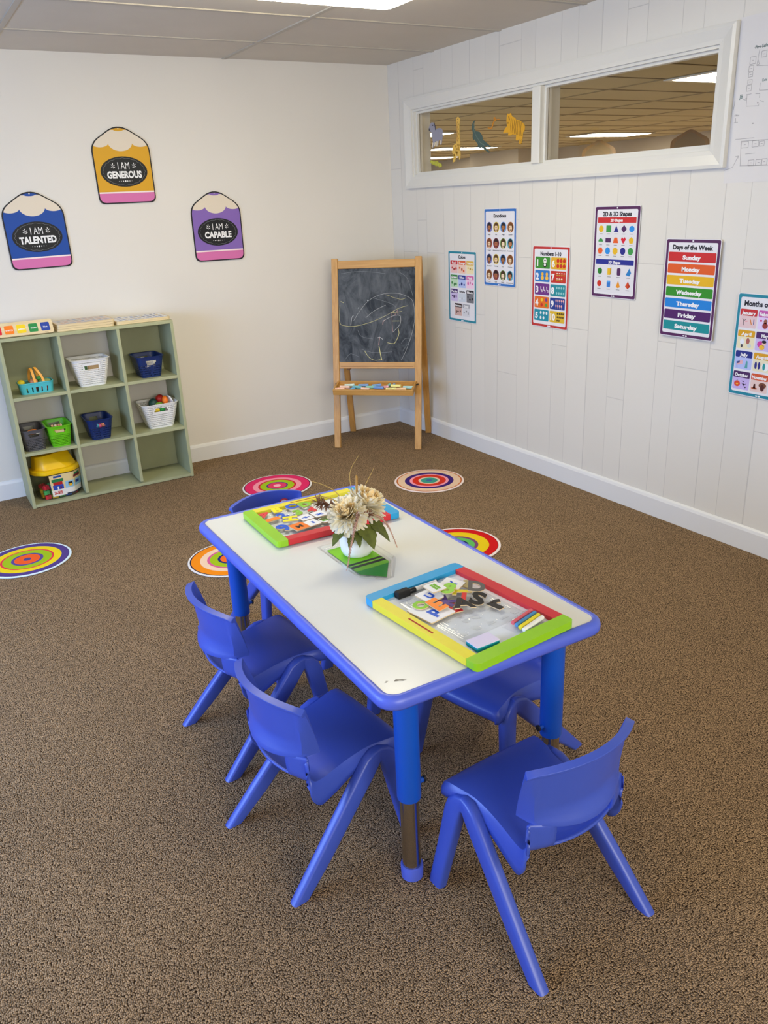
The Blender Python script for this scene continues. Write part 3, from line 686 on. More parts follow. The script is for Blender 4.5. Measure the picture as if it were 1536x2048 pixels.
def petal(q, base, d, up, ln, wd, curl, m, n=5):
    d = d.normalized(); s = d.cross(up)
    s = s.normalized() if s.length > 1e-4 else d.orthogonal().normalized(); nn = s.cross(d)
    vs = []
    for i in range(n+1):
        t = i/n; ww = wd*min(1, .45+1.6*t)*(1 if t < .72 else (.82 if t < .9 else .42)); c = base+d*ln*t+nn*curl*ln*t*t
        vs += [c-s*ww/2+nn*ww*.25, c-nn*.0, c+s*ww/2+nn*ww*.25]
    q.add(vs, [(3*i+k, 3*i+k+1, 3*i+k+4, 3*i+k+3) for i in range(n) for k in (0, 1)], m)
def petal_mat(name, rgb):
    mt = mat(name, rgb, .6, .2, var=.03, scale=80); nt = mt.node_tree; b = nt.nodes['Principled BSDF']
    tl = nt.nodes.new('ShaderNodeBsdfTranslucent'); tl.inputs[0].default_value = tuple(lin(x) for x in rgb)+(1,)
    mx = nt.nodes.new('ShaderNodeMixShader'); mx.inputs[0].default_value = .3
    nt.links.new(b.outputs[0], mx.inputs[1]); nt.links.new(tl.outputs[0], mx.inputs[2]); nt.links.new(mx.outputs[0], nt.nodes['Material Output'].inputs[0]); return mt
pm = [petal_mat('cream_petal', (255, 244, 214)), petal_mat('cream_petal_deep', (252, 228, 174)), petal_mat('cream_petal_pale', (255, 250, 236))]
def mum(c, R, axis, nm):
    q = MB(); axis = Vector(axis).normalized(); c = Vector(c); N = 330; a = axis.orthogonal().normalized(); b = axis.cross(a)
    for i in range(N):
        t = (i+.5)/N; th = t*1.95; ph = i*2.39996
        d = axis*math.cos(th)+(a*math.cos(ph)+b*math.sin(ph))*math.sin(th)
        d = (d+Vector((rnd.uniform(-.15, .15), rnd.uniform(-.15, .15), rnd.uniform(-.15, .15)))).normalized()
        L = R*(.75+.3*min(1, th/1.0))*rnd.uniform(.88, 1.1)
        petal(q, c+d*R*.12, d, axis, L, R*.27*rnd.uniform(.8, 1.2), .22-.12*th, pm[0 if rnd.random() < .5 else (1 if th < .8 else 2)])
    q.build('flower_head', fl, smooth=180)
mum((-.027, -.012, .122), .049, (-.45, -.35, .75), 'a')
mum((.034, .006, .132), .052, (.35, -.25, .8), 'b')
leafm = mat('olive_leaf', (92, 100, 40), .6, .3, var=.25, scale=60)
def leaf(base, d, ln, wd, droop):
    base, d = Vector(base), Vector(d).normalized(); s = d.cross(Vector((0, 0, 1))).normalized(); q = MB()
    out = [(0, .05), (.12, .22), (.2, .36), (.26, .33), (.34, .5), (.42, .45), (.5, .46), (.56, .36), (.66, .36), (.74, .25), (.82, .22), (1, 0)]
    vs = []
    for t, ww in out:
        c = base+d*ln*t+Vector((0, 0, -droop*ln*t*t)); vs += [c-s*ww*wd+Vector((0, 0, .12*ww*wd)), c, c+s*ww*wd+Vector((0, 0, .12*ww*wd))]
    q.add(vs, [(3*i+k, 3*i+k+1, 3*i+k+4, 3*i+k+3) for i in range(len(out)-1) for k in (0, 1)], leafm)
    q.build('leaf', fl, solid=.0006)
leaf((.004, -.036, .098), (.02, -.8, -.2), .056, .062, .75)
leaf((.028, -.028, .098), (.6, -.7, -.2), .060, .062, .7)
leaf((-.012, -.03, .085), (-.3, -.8, -.3), .045, .026, .5)
leaf((-.03, -.008, .096), (-.9, -.35, -.1), .066, .046, .5)
leaf((-.034, .015, .115), (-.9, .15, .2), .07, .036, .2)
leaf((.035, .002, .100), (.9, -.1, -.05), .050, .040, .5)
leaf((-.02, -.022, .08), (-.7, -.7, -.5), .05, .026, .3)
sprigm = mat('mauve_bead', (190, 150, 130), .5, .3, var=.12, scale=90)
def sprig(path, n, rad):
    q = MB(); pts = [catmull(path, i/40) for i in range(41)]; q.tube(pts, .0011, sprigm, 6)
    for i in range(n):
        t = .08+.92*i/n; p = catmull(path, t); tg = (catmull(path, min(1, t+.02))-catmull(path, max(0, t-.02))).normalized()
        a = tg.orthogonal().normalized(); b = tg.cross(a); ph = i*2.2; rr = rad*(1.05-.6*t)
        o = a*math.cos(ph)+b*math.sin(ph); petal(q, p, (o*1.0+tg*.9), tg, rr*3.0, rr*1.7, .3, sprigm, 4)
    q.build('sprig', fl, smooth=60)
sprig([(-.012, -.045, .150), (-.030, -.066, .132), (-.050, -.078, .095), (-.066, -.083, .05), (-.078, -.085, .006)], 64, .0042)
sprig([(.030, -.045, .125), (.052, -.052, .112), (.072, -.052, .085), (.088, -.05, .05), (.100, -.052, .012)], 56, .0033)
q = MB(); bl = mat('straw_blade', (186, 156, 84), .6, .3)
for path, rad in (([(.012, .01, .15), (.004, .02, .19), (.010, .03, .235), (.046, .04, .272)], .0013), ([(-.02, .01, .15), (-.045, .025, .19), (-.075, .04, .212), (-.105, .05, .225)], .0014), ([(-.028, .0, .135), (-.05, .01, .165), (-.072, .02, .178), (-.085, .03, .182)], .0022), ([(.05, .02, .19), (.062, .022, .205), (.074, .025, .218), (.085, .03, .23)], .0011)):
    q.tube([catmull(path, i/16) for i in range(17)], [rad*(1.1-.7*i/16) for i in range(17)], bl, 6)
q.build('grass_blade', fl, smooth=60)
q = MB(); q.tube([(.016, .012, .17), (.018, .014, .195), (.021, .017, .22), (.021, .018, .224)], [.0016, .0036, .0036, .001], mat('ochre_spike', (172, 128, 52), .6), 8); q.build('seed_spike', fl, smooth=60)
brs = mat('brown_seed', (142, 104, 78), .7, .2, var=.2, scale=80)
q = MB()
for i in range(110):
    t = rnd.random(); p = Vector((-.032, .010, .138)).lerp(Vector((-.094, .036, .166)), t); d = Vector((-.8+rnd.uniform(-.8, .8), rnd.uniform(-.9, .9), .3+rnd.uniform(-.9, .9))).normalized()
    petal(q, p, d, Vector((0, 0, 1)), .026*rnd.uniform(.7, 1.2), .0042, .2, brs, 3)
q.build('seed_head', fl)
rs = mat('russet_filler', (150, 92, 62), .7, .2, var=.25, scale=90); q = MB()
for i in range(60):
    d = Vector((rnd.uniform(-1, 1), -.7+rnd.uniform(-.6, .6), rnd.uniform(-.5, .9))).normalized(); petal(q, Vector((.016, -.034, .122)), d, Vector((0, 0, 1)), .024*rnd.uniform(.6, 1.1), .0032, .3, rs, 3)
q.build('filler', fl)

# ------------------------------------------------------------------ chalkboard easel
pine = wood('honey_pine', (202, 154, 84), (186, 136, 66), 2)
pine_x = wood('honey_pine_rail', (202, 154, 84), (186, 136, 66), 0)
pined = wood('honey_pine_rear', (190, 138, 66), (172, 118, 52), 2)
EA, EU, EN = Vector((-.695, -.305, 0)), Vector((.7228, -.6911, 0)), Vector((.6911, .7228, 0))
ez = thing('chalkboard_easel', 'wooden A-frame chalkboard easel standing in the corner of the room', 'easel', EA+EU*.2845, math.atan2(EU.y, EU.x))
# local x along the front, local y into the corner; the front frame leans back by lean*z
lean = .2/1.157; XW = .284
FM = frame((0, 0, 0), (1, 0, 0), (0, lean, 1))     # local: x, up the slope, z = toward the viewer
SL = math.hypot(1, lean)
def eb(name, x0, x1, s0, s1, z0, z1, mm, parent=ez, bev=.003):
    q = MB(); q.M = FM; q.box(x0, x1, s0*SL, s1*SL, z0, z1, mm); return q.build(name, parent, bevel=bev)
eb('leg', -XW, -XW+.040, .002, 1.157, -.022, 0, pine)
eb('leg', XW-.040, XW, .002, 1.157, -.022, 0, pine)
for sx in (-1, 1):
    q = MB(); y0, y1 = .212, .384; a, b = (XW-.040, XW-.002) if sx > 0 else (-XW+.002, -XW+.040)
    q.M = frame((0, y1, 0), (1, 0, 0), (0, y0-y1, 1.135)); ln = math.hypot(y0-y1, 1.135)
    q.box(a, b, .002, ln, -.022, 0, pined); q.build('leg', ez, bevel=.003)
eb('top_rail', -XW+.040, XW-.040, 1.096, 1.143, -.020, -.002, pine_x)
eb('bottom_rail', -XW+.040, XW-.040, .499, .5385, -.020, -.002, pine_x)
q = MB(); q.M = FM; q.box(-XW+.05, XW-.05, .511*SL, .514*SL, -.0021, -.0017, mat('rail_groove', (120, 80, 36), .7)); q.build('groove', ez)
def slate_mat():
    mt = bpy.data.materials.new('chalky_slate'); mt.use_nodes = True; nt = mt.node_tree; b = nt.nodes['Principled BSDF']
    tc = nt.nodes.new('ShaderNodeTexCoord'); mp = nt.nodes.new('ShaderNodeMapping'); mp.inputs['Scale'].default_value = (9, 9, 5)
    n = nt.nodes.new('ShaderNodeTexNoise'); n.inputs['Scale'].default_value = 1; n.inputs['Detail'].default_value = 9; n.inputs['Roughness'].default_value = .68; n.inputs['Distortion'].default_value = 1.6
    cr = nt.nodes.new('ShaderNodeValToRGB'); cr.color_ramp.elements[0].position = .38; cr.color_ramp.elements[1].position = .80
    cr.color_ramp.elements[0].color = (lin(28), lin(36), lin(44), 1); cr.color_ramp.elements[1].color = (lin(108), lin(112), lin(116), 1)
    nt.links.new(tc.outputs['Object'], mp.inputs[0]); nt.links.new(mp.outputs[0], n.inputs['Vector']); nt.links.new(n.outputs['Fac'], cr.inputs['Fac']); nt.links.new(cr.outputs['Color'], b.inputs['Base Color'])
    b.inputs['Roughness'].default_value = .75; return mt
q = MB(); q.M = FM; bx0, bx1, by0, by1 = -XW+.040, XW-.040, .5385*SL, 1.096*SL
q.prism(rr2(bx0, bx1, by0, by1, .012), -.016, -.008, slate_mat())
ch = [mat('chalk_line_white', (190, 192, 188), .9), mat('chalk_line_yellow', (214, 208, 140), .9), mat('chalk_line_faint', (128, 132, 134), .9), mat('chalk_line_rose', (190, 150, 142), .9)]
def cl(pts, k, wd=.0022):
    wd *= .75      # chalk strokes in the unit square of the board
    P = [(bx0+(bx1-bx0)*a, by0+(by1-by0)*b, 0) for a, b in pts]
    n = 10*len(P); P = [catmull(P, i/n) for i in range(n+1)]
    q.line([(p.x, p.y) for p in P], wd, -.0077, ch[k])
cl([(.02, .62), (.01, .50), (.02, .42), (.08, .395), (.22, .39), (.42, .43), (.60, .49), (.78, .57), (.90, .60)], 1)
cl([(.20, .45), (.28, .55), (.40, .66), (.55, .72), (.72, .735), (.86, .71), (.97, .64), (.99, .45), (.95, .28), (.88, .12), (.82, .02)], 0, .0018)
cl([(.36, .48), (.47, .55), (.62, .61)], 0); cl([(.62, .72), (.80, .67), (.88, .68)], 1, .0018); cl([(.45, .69), (.70, .62), (.75, .56), (.62, .50), (.50, .47)], 2)
cl([(.70, .53), (.705, .40), (.71, .33)], 3, .0026); cl([(.71, .32), (.80, .40), (.815, .47), (.79, .50), (.70, .49), (.58, .44)], 0, .0026)
cl([(.70, .53), (.83, .54)], 1, .003); cl([(.70, .44), (.80, .44)], 1, .0026); cl([(.58, .40), (.585, .43), (.62, .46)], 3, .003)
cl([(.72, .55), (.74, .50), (.77, .55), (.78, .50)], 3, .003); cl([(.78, .36), (.79, .30), (.74, .21), (.70, .20), (.64, .21)], 1, .003)
cl([(.51, .26), (.54, .27), (.58, .245)], 0, .0035); cl([(.54, .27), (.525, .18)], 3, .0045); cl([(.53, .17), (.545, .10), (.565, .02)], 1, .006)
cl([(.34, .12), (.40, .05), (.47, .02), (.55, .025)], 1, .003); cl([(.30, .14), (.45, .105), (.70, .11)], 2); cl([(.25, .35), (.30, .28), (.45, .25)], 2); cl([(.03, .66), (.07, .64)], 1); cl([(.16, .40), (.18, .49), (.20, .50)], 0, .003)
cl([(.38, .66), (.39, .665)], 0, .007); cl([(.26, .58), (.27, .59)], 0, .005); cl([(.08, .03), (.15, .09), (.26, .06)], 2); cl([(.80, .95), (.90, .88), (.97, .70)], 2); cl([(.04, .95), (.30, .97), (.62, .94)], 2); cl([(.82, .20), (.87, .25), (.93, .24), (.84, .12)], 2)
q.build('chalkboard', ez)
# chalk tray
trz = .418; ty0 = -.045
y0, y1 = trz*lean-.120, trz*lean-.004
ti = XW-.030
TM = Matrix.Translation((0, y1, trz)) @ Matrix.Rotation(r1(13), 4, 'X') @ Matrix.Translation((0, -y1, -trz))     # the tray tips forward a little
q = MB(); q.M = TM; q.box(-ti, ti, y0, y1, trz-.020, trz-.012, pine_x); q.build('tray_floor', ez)
for nm, bb in (('tray_front', (-ti, ti, y0-.010, y0)), ('tray_back', (-ti, ti, y1-.002, y1+.006))):
    q = MB(); q.M = TM; q.box(bb[0], bb[1], bb[2], bb[3], trz-.032, trz+.006, pine_x); q.build(nm, ez, bevel=.002)
for sx in (-1, 1):
    q = MB(); q.M = TM; q.box(min(sx*ti, sx*(ti-.012)), max(sx*ti, sx*(ti-.012)), y0, y1, trz-.0318, trz+.0058, pine_x); q.build('tray_end', ez, bevel=.002)
    q = MB(); q.tube([(sx*(ti-.002), y1-.02, trz-.014), (sx*(XW-.018), y1-.002, trz-.012)], .004, mat('dark_bolt', (40, 34, 30), .5)); q.build('bolt', ez)
q = MB(); q.box(-XW+.034, -XW+.052, .285, .408, .448, .476, wood('brown_bracket', (150, 106, 70), (130, 88, 56), 1)); q.build('bracket', ez, bevel=.002)
# chalks in the tray
E2W = Matrix.Translation(EA+EU*.2845) @ Matrix.Rotation(math.atan2(EU.y, EU.x), 4, 'Z')
CHK = [(-.215, 25, (245, 180, 140), 'peach'), (-.19, -8, (235, 190, 160), 'peach'), (-.165, 12, (200, 225, 205), 'pale green'), (-.135, 70, (70, 140, 190), 'blue'), (-.108, -20, (90, 170, 170), 'teal'), (-.075, 10, (110, 150, 200), 'blue'), (-.05, -30, (245, 190, 160), 'peach'),
       (-.022, 15, (120, 190, 160), 'green'), (.01, 28, (90, 140, 205), 'blue'), (.035, -12, (85, 130, 200), 'blue'), (.06, 20, (225, 150, 165), 'pink'), (.087, 80, (110, 185, 170), 'green'), (.112, 5, (245, 232, 130), 'yellow'), (.138, -4, (245, 232, 120), 'yellow'), (.118, 85, (105, 145, 195), 'blue'), (.175, 18, (245, 195, 140), 'peach'), (.215, -6, (160, 215, 210), 'pale teal')]
cnt = {}
for i, (x, ang, c, nm) in enumerate(CHK):
    cnt[nm] = cnt.get(nm, 0)+1
ordw = ['leftmost', 'second from left', 'third from left', 'fourth from left', 'fifth from left']; seen = {}
for i, (x, ang, c, nm) in enumerate(CHK):
    seen[nm] = seen.get(nm, 0)+1
    lb = '%s chalk stub in the easel tray' % nm if cnt[nm] == 1 else '%s chalk stub, %s of the %s ones in the easel tray' % (nm, ordw[seen[nm]-1], nm)
    q = MB(); a = r1(ang); L = .032; yy = y0+.020+.026*((i*7) % 3); zz = trz-.012+.0098+(.010 if i in (9, 13) else 0)
    q.M = E2W @ TM; q.tube([(x-L*math.cos(a), yy-L*math.sin(a)*.4, zz), (x+L*math.cos(a), yy+L*math.sin(a)*.4, zz)], [.0085, .0095], mat('chalk_tray_%d_%d_%d' % c, tuple(int(v+(245-v)*.22) for v in c), .95, .1), 12)
    tag(q.build('chalk_stub', smooth=50), lb, 'chalk', 'chalk stubs in the easel tray')

# ------------------------------------------------------------------ cubby shelf
sage = mat('sage_paint', (166, 168, 130), .5, .35, var=.05, scale=9, bump=.08, bscale=50)
SX0, SX1, SD, SHH = -2.528, -1.6249, .2746, .9138
SB = .018
sh = thing('cubby_shelf', 'sage green three by three cubby shelf against the cream wall', 'shelf', ((SX0+SX1)/2, -SD/2-.008, 0))
hw, hd = (SX1-SX0)/2, (SD-.016)/2
def sb(name, *bb, lab=None):
    q = MB(); q.box(*bb, sage); o = q.build(name, sh, bevel=.0015); return o
T = .017; RZ = [.012, .300, .599, .8965]
sb('top_board', -hw, hw, -hd, hd, SHH-T, SHH)
sb('side_panel', -hw, -hw+T, -hd, hd, 0, SHH-T); sb('side_panel', hw-T, hw, -hd, hd, 0, SHH-T)
DX = [-hw, -2.2355+.0-(SX0+SX1)/2, -1.930-(SX0+SX1)/2, hw-T]
DX[1] -= T/2; DX[2] -= T/2
for x in DX[1:3]: sb('divider', x, x+T, -hd, hd, .012+T, SHH-T)
sb('bottom_board', -hw+T, hw-T, -hd, hd, .003, .012+T*.4)
for k in range(3):
    for z in RZ[1:3]: sb('shelf_board', DX[k]+T, DX[k+1], -hd, hd, z-T/2, z+T/2)
for rr_, cc in ((0, 0), (0, 2), (1, 1), (2, 0), (2, 2)):
    z1 = [SHH-T, RZ[2]-T/2, RZ[1]-T/2][rr_]; z0 = [RZ[2]+T/2, RZ[1]+T/2, .02][rr_]
    sb('back_panel', DX[cc]+T, DX[cc+1], hd-.005, hd, z0, z1)
S1, S2, S0 = RZ[1]+T/2+.0005, RZ[2]+T/2+.0005, .0195
# ------------------------------------------------------------------ baskets
def per(s, w_, d_, rad):
    # rounded rectangle perimeter, s in [0,1), starts at the middle of the front (-y) side, runs to +x
    sw, sd = w_-2*rad, d_-2*rad; q4 = PI*rad/2; L = 2*sw+2*sd+4*q4; p = (s % 1)*L
    segs = [('l', sw/2, (0, -d_/2), (1, 0)), ('a', q4, (w_/2-rad, -d_/2+rad), -PI/2), ('l', sd, (w_/2, -sd/2), (0, 1)), ('a', q4, (w_/2-rad, d_/2-rad), 0), ('l', sw, (sw/2, d_/2), (-1, 0)), ('a', q4, (-w_/2+rad, d_/2-rad), PI/2), ('l', sd, (-w_/2, sd/2), (0, -1)), ('a', q4, (-w_/2+rad, -d_/2+rad), PI), ('l', sw/2, (-sw/2, -d_/2), (1, 0))]
    for k, l, c, e in segs:
        if p <= l+1e-9:
            if k == 'l': return (c[0]+e[0]*p, c[1]+e[1]*p)
            a = e+p/rad; return (c[0]+rad*math.cos(a), c[1]+rad*math.sin(a))
        p -= l
    return (0, -d_/2)
def basket(x, y, z, rz, wt, dt, wb, db, h, mm, style, lb, nc, nr, slot=(.022, .68, .86)):
    t = thing('storage_basket', lb, 'basket', (x, y, z), rz, 'plastic baskets in the cubby shelf')
    def P(s, v): 
        k = v**.9; ww, dd = wb+(wt-wb)*k, db+(dt-db)*k; a = per(s, ww, dd, .018+.012*k); return (a[0], a[1], v*h)
    q = MB(); q.M = Matrix.Identity(4)
    vr = [.0]+[.05+(.93-.05)*j/nr for j in range(nr+1)]+[1.0]
    for j in range(len(vr)-1):
        for i in range(nc):
            off = (.5 if (j % 2 and style in ('slot', 'sq')) else 0)
            s0, s1 = (i+off)/nc, (i+1+off)/nc; v0, v1 = vr[j], vr[j+1]; sc, vc = (s0+s1)/2, (v0+v1)/2
            a = P(sc, vc); inslot = slot and slot[1] < vc < slot[2] and abs(a[0]) < slot[0]
            if inslot: continue
            c4 = [P(s0, v0), P(s1, v0), P(s1, v1), P(s0, v1)]
            nearslot = slot and slot[1]-.05 < vc < slot[2]+.05 and abs(a[0]) < slot[0]+.008
            solid = j == 0 or j == len(vr)-2 or nearslot or style == 'solid'
            if style == 'slot' and v1 > .66: solid = True
            if style == 'sq' and (v1 > .64 or (i % 12 in (0, 11))): solid = True
            if solid: q.add(c4, [(0, 1, 2, 3)], mm); continue
            def ip(u_, v_): return P(s0+(s1-s0)*u_, v0+(v1-v0)*v_)
            if style == 'diamond':
                k = .36; d4 = [ip(.5, .5-k), ip(.5+k, .5), ip(.5, .5+k), ip(.5-k, .5)]
                q.add(c4+d4, [(0, 1, 4), (1, 2, 5), (2, 3, 6), (3, 0, 7), (1, 5, 4), (2, 6, 5), (3, 7, 6), (0, 4, 7)], mm)
            else:
                kx, ky = (.36, .22) if style == 'slot' else (.24, .28)
                d4 = [ip(.5-kx, .5-ky), ip(.5+kx, .5-ky), ip(.5+kx, .5+ky), ip(.5-kx, .5+ky)]
                q.add(c4+d4, [(0, 1, 5, 4), (1, 2, 6, 5), (2, 3, 7, 6), (3, 0, 4, 7)], mm)
    N = 48; q.add([P(i/N, 0) for i in range(N)], [tuple(range(N))[::-1]], mm)
    q.build('body', t, fix=True, solid=.0022)
    q = MB(); N = 64; rim = [(0, .0), (.0055, .0), (.006, .003), (.003, .0045), (-.002, .003), (-.002, -.001)]
    vs = []
    for i in range(N):
        a = Vector(P(i/N, 1)); b = Vector(P((i+.5)/N, 1)); c_ = Vector(P((i-.5)/N, 1)); tn = (b-c_); tn.z = 0; tn.normalize(); nn = Vector((tn.y, -tn.x, 0))
        vs += [a+nn*p[0]+Vector((0, 0, p[1]-.002)) for p in rim]
    n = len(rim); q.add(vs, [(i*n+k, ((i+1) % N)*n+k, ((i+1) % N)*n+(k+1) % n, i*n+(k+1) % n) for i in range(N) for k in range(n)], mm)
    q.build('rim', t, smooth=50, fix=True)
    return t
whp, nvp, gyp, grp_ = mat('white_plastic', (232, 230, 224), .45), mat('navy_plastic', (18, 42, 96), .4), mat('grey_plastic', (84, 82, 84), .5), mat('lime_plastic', (104, 192, 22), .42)
basket(-2.092, -.172, S2, 0, .200, .165, .134, .118, .145, whp, 'diamond', 'white perforated basket in the top middle cubby', 84, 12, (.037, .66, .80))
basket(-1.752, -.156, S1, 0, .208, .180, .134, .124, .142, whp, 'diamond', 'white perforated basket holding colourful toys in the right cubby', 84, 11, (.036, .68, .82))
basket(-1.771, -.158, S2, 0, .150, .190, .104, .142, .117, nvp, 'sq', 'navy basket with folded papers in the top right cubby', 72, 8, (.026, .64, .84))
basket(-2.100, -.166, S1, 0, .138, .20, .096, .145, .116, nvp, 'sq', 'navy basket with pink toys in the middle cubby', 72, 8, (.024, .64, .84))
basket(-2.447, -.166, S1, 0, .122, .20, .096, .150, .116, gyp, 'slot', 'dark grey basket in the left middle cubby', 60, 11, (.024, .68, .86))
basket(-2.314, -.168, S1, 0, .124, .20, .090, .146, .117, grp_, 'slot', 'lime green basket beside the grey one', 60, 11, (.026, .68, .86))
# basket contents
def blob(name, lb, cat, loc, rr, c, grp=None, rz=0, bump=.3):
    q = MB(); q.ball((0, 0, 0), rr[0], rr[1], rr[2], mat('toy_%d_%d_%d' % c, c, .45, .4, var=.1, scale=60, bump=bump, bscale=120), 16, 10); o = q.build(name, smooth=180); o.location = loc; o.rotation_euler = (0, 0, rz); return tag(o, lb, cat, grp)
def brick(name, lb, cat, loc, sz, c, rot=(0, 0, 0), grp=None):
    q = MB(); q.box(-sz[0]/2, sz[0]/2, -sz[1]/2, sz[1]/2, -sz[2]/2, sz[2]/2, mat('toy_%d_%d_%d' % c, c, .5, .3, var=.06, scale=50)); o = q.build(name, bevel=.002); o.location = loc; o.rotation_euler = rot; return tag(o, lb, cat, grp)
gp = 'folded papers in the navy basket'
brick('folded_paper', 'grey folded paper at the left in the navy basket', 'paper', (-1.798, -.165, S2+.088), (.062, .07, .004), (200, 198, 194), (.25, -.2, .3), gp)
brick('folded_paper', 'white folded paper at the right in the navy basket', 'paper', (-1.752, -.19, S2+.078), (.05, .06, .004), (226, 224, 220), (.5, .3, -.4), gp)
brick('folded_paper', 'beige card at the handle hole of the navy basket', 'paper', (-1.775, -.222, S2+.070), (.05, .004, .042), (214, 208, 196), (-.15, 0, 0), gp)
brick('wooden_block', 'tan wooden block behind the handle hole of the white basket', 'block', (-2.078, -.222, S2+.098), (.056, .012, .034), (205, 165, 110))
brick('wooden_block', 'green block beside tan block in the white basket', 'block', (-2.122, -.210, S2+.096), (.024, .012, .024), (90, 130, 80))
blob('toy_vegetable', 'dark green toy at the left in the right white basket', 'toy', (-1.765, -.135, S1+.126), (.028, .03, .032), (40, 80, 70), 'toys in the white basket')
blob('toy_vegetable', 'red toy vegetable on top in the right white basket', 'toy', (-1.722, -.130, S1+.150), (.026, .026, .024), (190, 40, 25), 'toys in the white basket')
blob('toy_vegetable', 'orange toy vegetable on top in the right white basket', 'toy', (-1.703, -.165, S1+.140), (.018, .022, .030), (240, 120, 25), 'toys in the white basket')
blob('toy_vegetable', 'green toy vegetable in front in the right white basket', 'toy', (-1.745, -.180, S1+.124), (.024, .018, .018), (110, 150, 50), 'toys in the white basket')
blob('toy_vegetable', 'yellow toy vegetable at the handle hole of the white basket', 'toy', (-1.766, -.196, S1+.098), (.020, .012, .014), (225, 195, 40), 'toys in the white basket')
blob('toy_vegetable', 'bright green toy at the handle hole of the white basket', 'toy', (-1.735, -.197, S1+.098), (.018, .012, .012), (40, 150, 60), 'toys in the white basket')
q = MB(); q.lathe([(0, .0), (.034, 0), (.036, .004), (.034, .008), (0, .008)], mat('toy_white_disc', (236, 232, 224), .4), 30); o = q.build('toy_plate', smooth=40); o.location = (-1.678, -.155, S1+.132); o.rotation_euler = (.2, 1.35, .5); tag(o, 'white toy plate standing at the right in the white basket', 'toy')
for i, (x, y, z, c, nm) in enumerate(((-2.085, -.155, .072, (150, 50, 90), 'plum coloured toy bead heap back in the navy basket'), (-2.095, -.205, .066, (225, 90, 150), 'pink toy bead cluster behind the navy basket handle'), (-2.115, -.212, .070, (90, 170, 210), 'light blue toy bead behind the navy basket handle'), (-2.075, -.213, .074, (240, 150, 120), 'salmon toy bead behind the navy basket handle'))):
    blob('toy_bead', nm, 'toy', (x, y, S1+z), (.018, .016, .014), c, 'beads in the navy basket', .3*i, .8)
blob('toy_animal', 'orange toy on top of the contents of the grey basket', 'toy', (-2.443, -.19, S1+.092), (.030, .018, .014), (245, 140, 50), 'toys in the grey basket')
brick('toy_block', 'white toy block beside the orange toy in the grey basket', 'block', (-2.415, -.205, S1+.086), (.034, .016, .012), (240, 235, 220), (0, .2, .2), 'toys in the grey basket')
for i, (x, c) in enumerate(((-2.335, (225, 170, 125)), (-2.320, (240, 205, 165)), (-2.305, (215, 150, 115)), (-2.291, (235, 190, 150)))):
    brick('wooden_peg', ['leftmost', 'second', 'third', 'rightmost'][i]+' tan wooden peg standing in the lime green basket', 'peg', (x, -.185, S1+.086), (.012, .012, .05), c, (.2*(i-1.5), .15*(i-1.5), i), 'wooden pegs in the lime basket')
brick('wooden_peg', 'cream wooden plank seen through lime green basket handle', 'peg', (-2.313, -.222, S1+.078), (.046, .010, .014), (240, 215, 180), (0, .06, 0), 'wooden pegs in the lime basket')
# teal fruit basket with orange handles
tq = mat('teal_plastic', (76, 182, 188), .4); oq = mat('orange_plastic', (240, 165, 62), .4)
tbk = thing('toy_fruit_basket', 'teal slotted toy basket with two orange handles in top left cubby', 'basket', (-2.379, -.172, S2), r1(0))
q = MB(); W1, D1, W0, D0, hh = .172, .105, .155, .088, .056; nc = 72
def TP(s, v): a = per(s, W0+(W1-W0)*v, D0+(D1-D0)*v, .016+.004*v); return (a[0], a[1], v*hh)
vr = [0, .14, .3, .62, .74, 1]
for j in range(5):
    for i in range(nc):
        s0, s1 = i/nc, (i+1)/nc; c = TP((s0+s1)/2, .5)
        if j in (2, 1) and abs(c[1]) > .046 and abs(((c[0]+.0125*5) % .025)-.0125) < .0052 and abs(c[0]) < .064: continue
        q.add([TP(s0, vr[j]), TP(s1, vr[j]), TP(s1, vr[j+1]), TP(s0, vr[j+1])], [(0, 1, 2, 3)], tq)
q.add([TP(i/48, 0) for i in range(48)], [tuple(range(48))[::-1]], tq); q.build('body', tbk, fix=True, solid=.003)
q = MB(); q.tube([TP(i/60, 1) for i in range(61)], .0032, tq, 8); q.build('rim', tbk, smooth=60)
for pts in ([(-.004, -.046, .05), (-.006, -.036, .085), (-.009, -.014, .121), (-.012, .008, .126), (-.018, .034, .095), (-.022, .046, .05)], [(.040, -.046, .05), (.032, -.036, .088), (.014, -.016, .123), (.010, .004, .128), (.020, .034, .095), (.028, .046, .05)]):
    q = MB(); P5 = [catmull(pts, i/24) for i in range(25)]; vs = []
    for i, p in enumerate(P5):
        t_ = (P5[min(24, i+1)]-P5[max(0, i-1)]).normalized(); xv = Vector((1, 0, 0)); xv = (xv-t_*xv.dot(t_)).normalized(); nn = t_.cross(xv)
        vs += [p-xv*.006+nn*.002, p+xv*.006+nn*.002, p+xv*.006-nn*.002, p-xv*.006-nn*.002]
    q.add(vs, [(4*i+k, 4*i+(k+1) % 4, 4*i+4+(k+1) % 4, 4*i+4+k) for i in range(24) for k in range(4)]+[(0, 1, 2, 3), (99, 98, 97, 96)], oq)
    q.build('handle', tbk, fix=True)['label'] = 'orange strap handle'
gf = 'toy food in the teal basket'
blob('toy_lemon', 'yellow toy lemon at the left end of the teal basket', 'toy food', (-2.448, -.175, S2+.056), (.020, .017, .017), (228, 205, 40), gf)
blob('toy_melon', 'pale green toy melon slice at the right end of the teal basket', 'toy food', (-2.330, -.185, S2+.055), (.030, .022, .013), (150, 165, 95), gf)
blob('toy_tomato', 'salmon toy food between the handles of the teal basket', 'toy food', (-2.386, -.180, S2+.055), (.022, .02, .018), (230, 150, 105), gf)
blob('toy_cucumber', 'dark green toy food left of the handles in the teal basket', 'toy food', (-2.418, -.185, S2+.046), (.016, .02, .018), (45, 95, 80), gf)
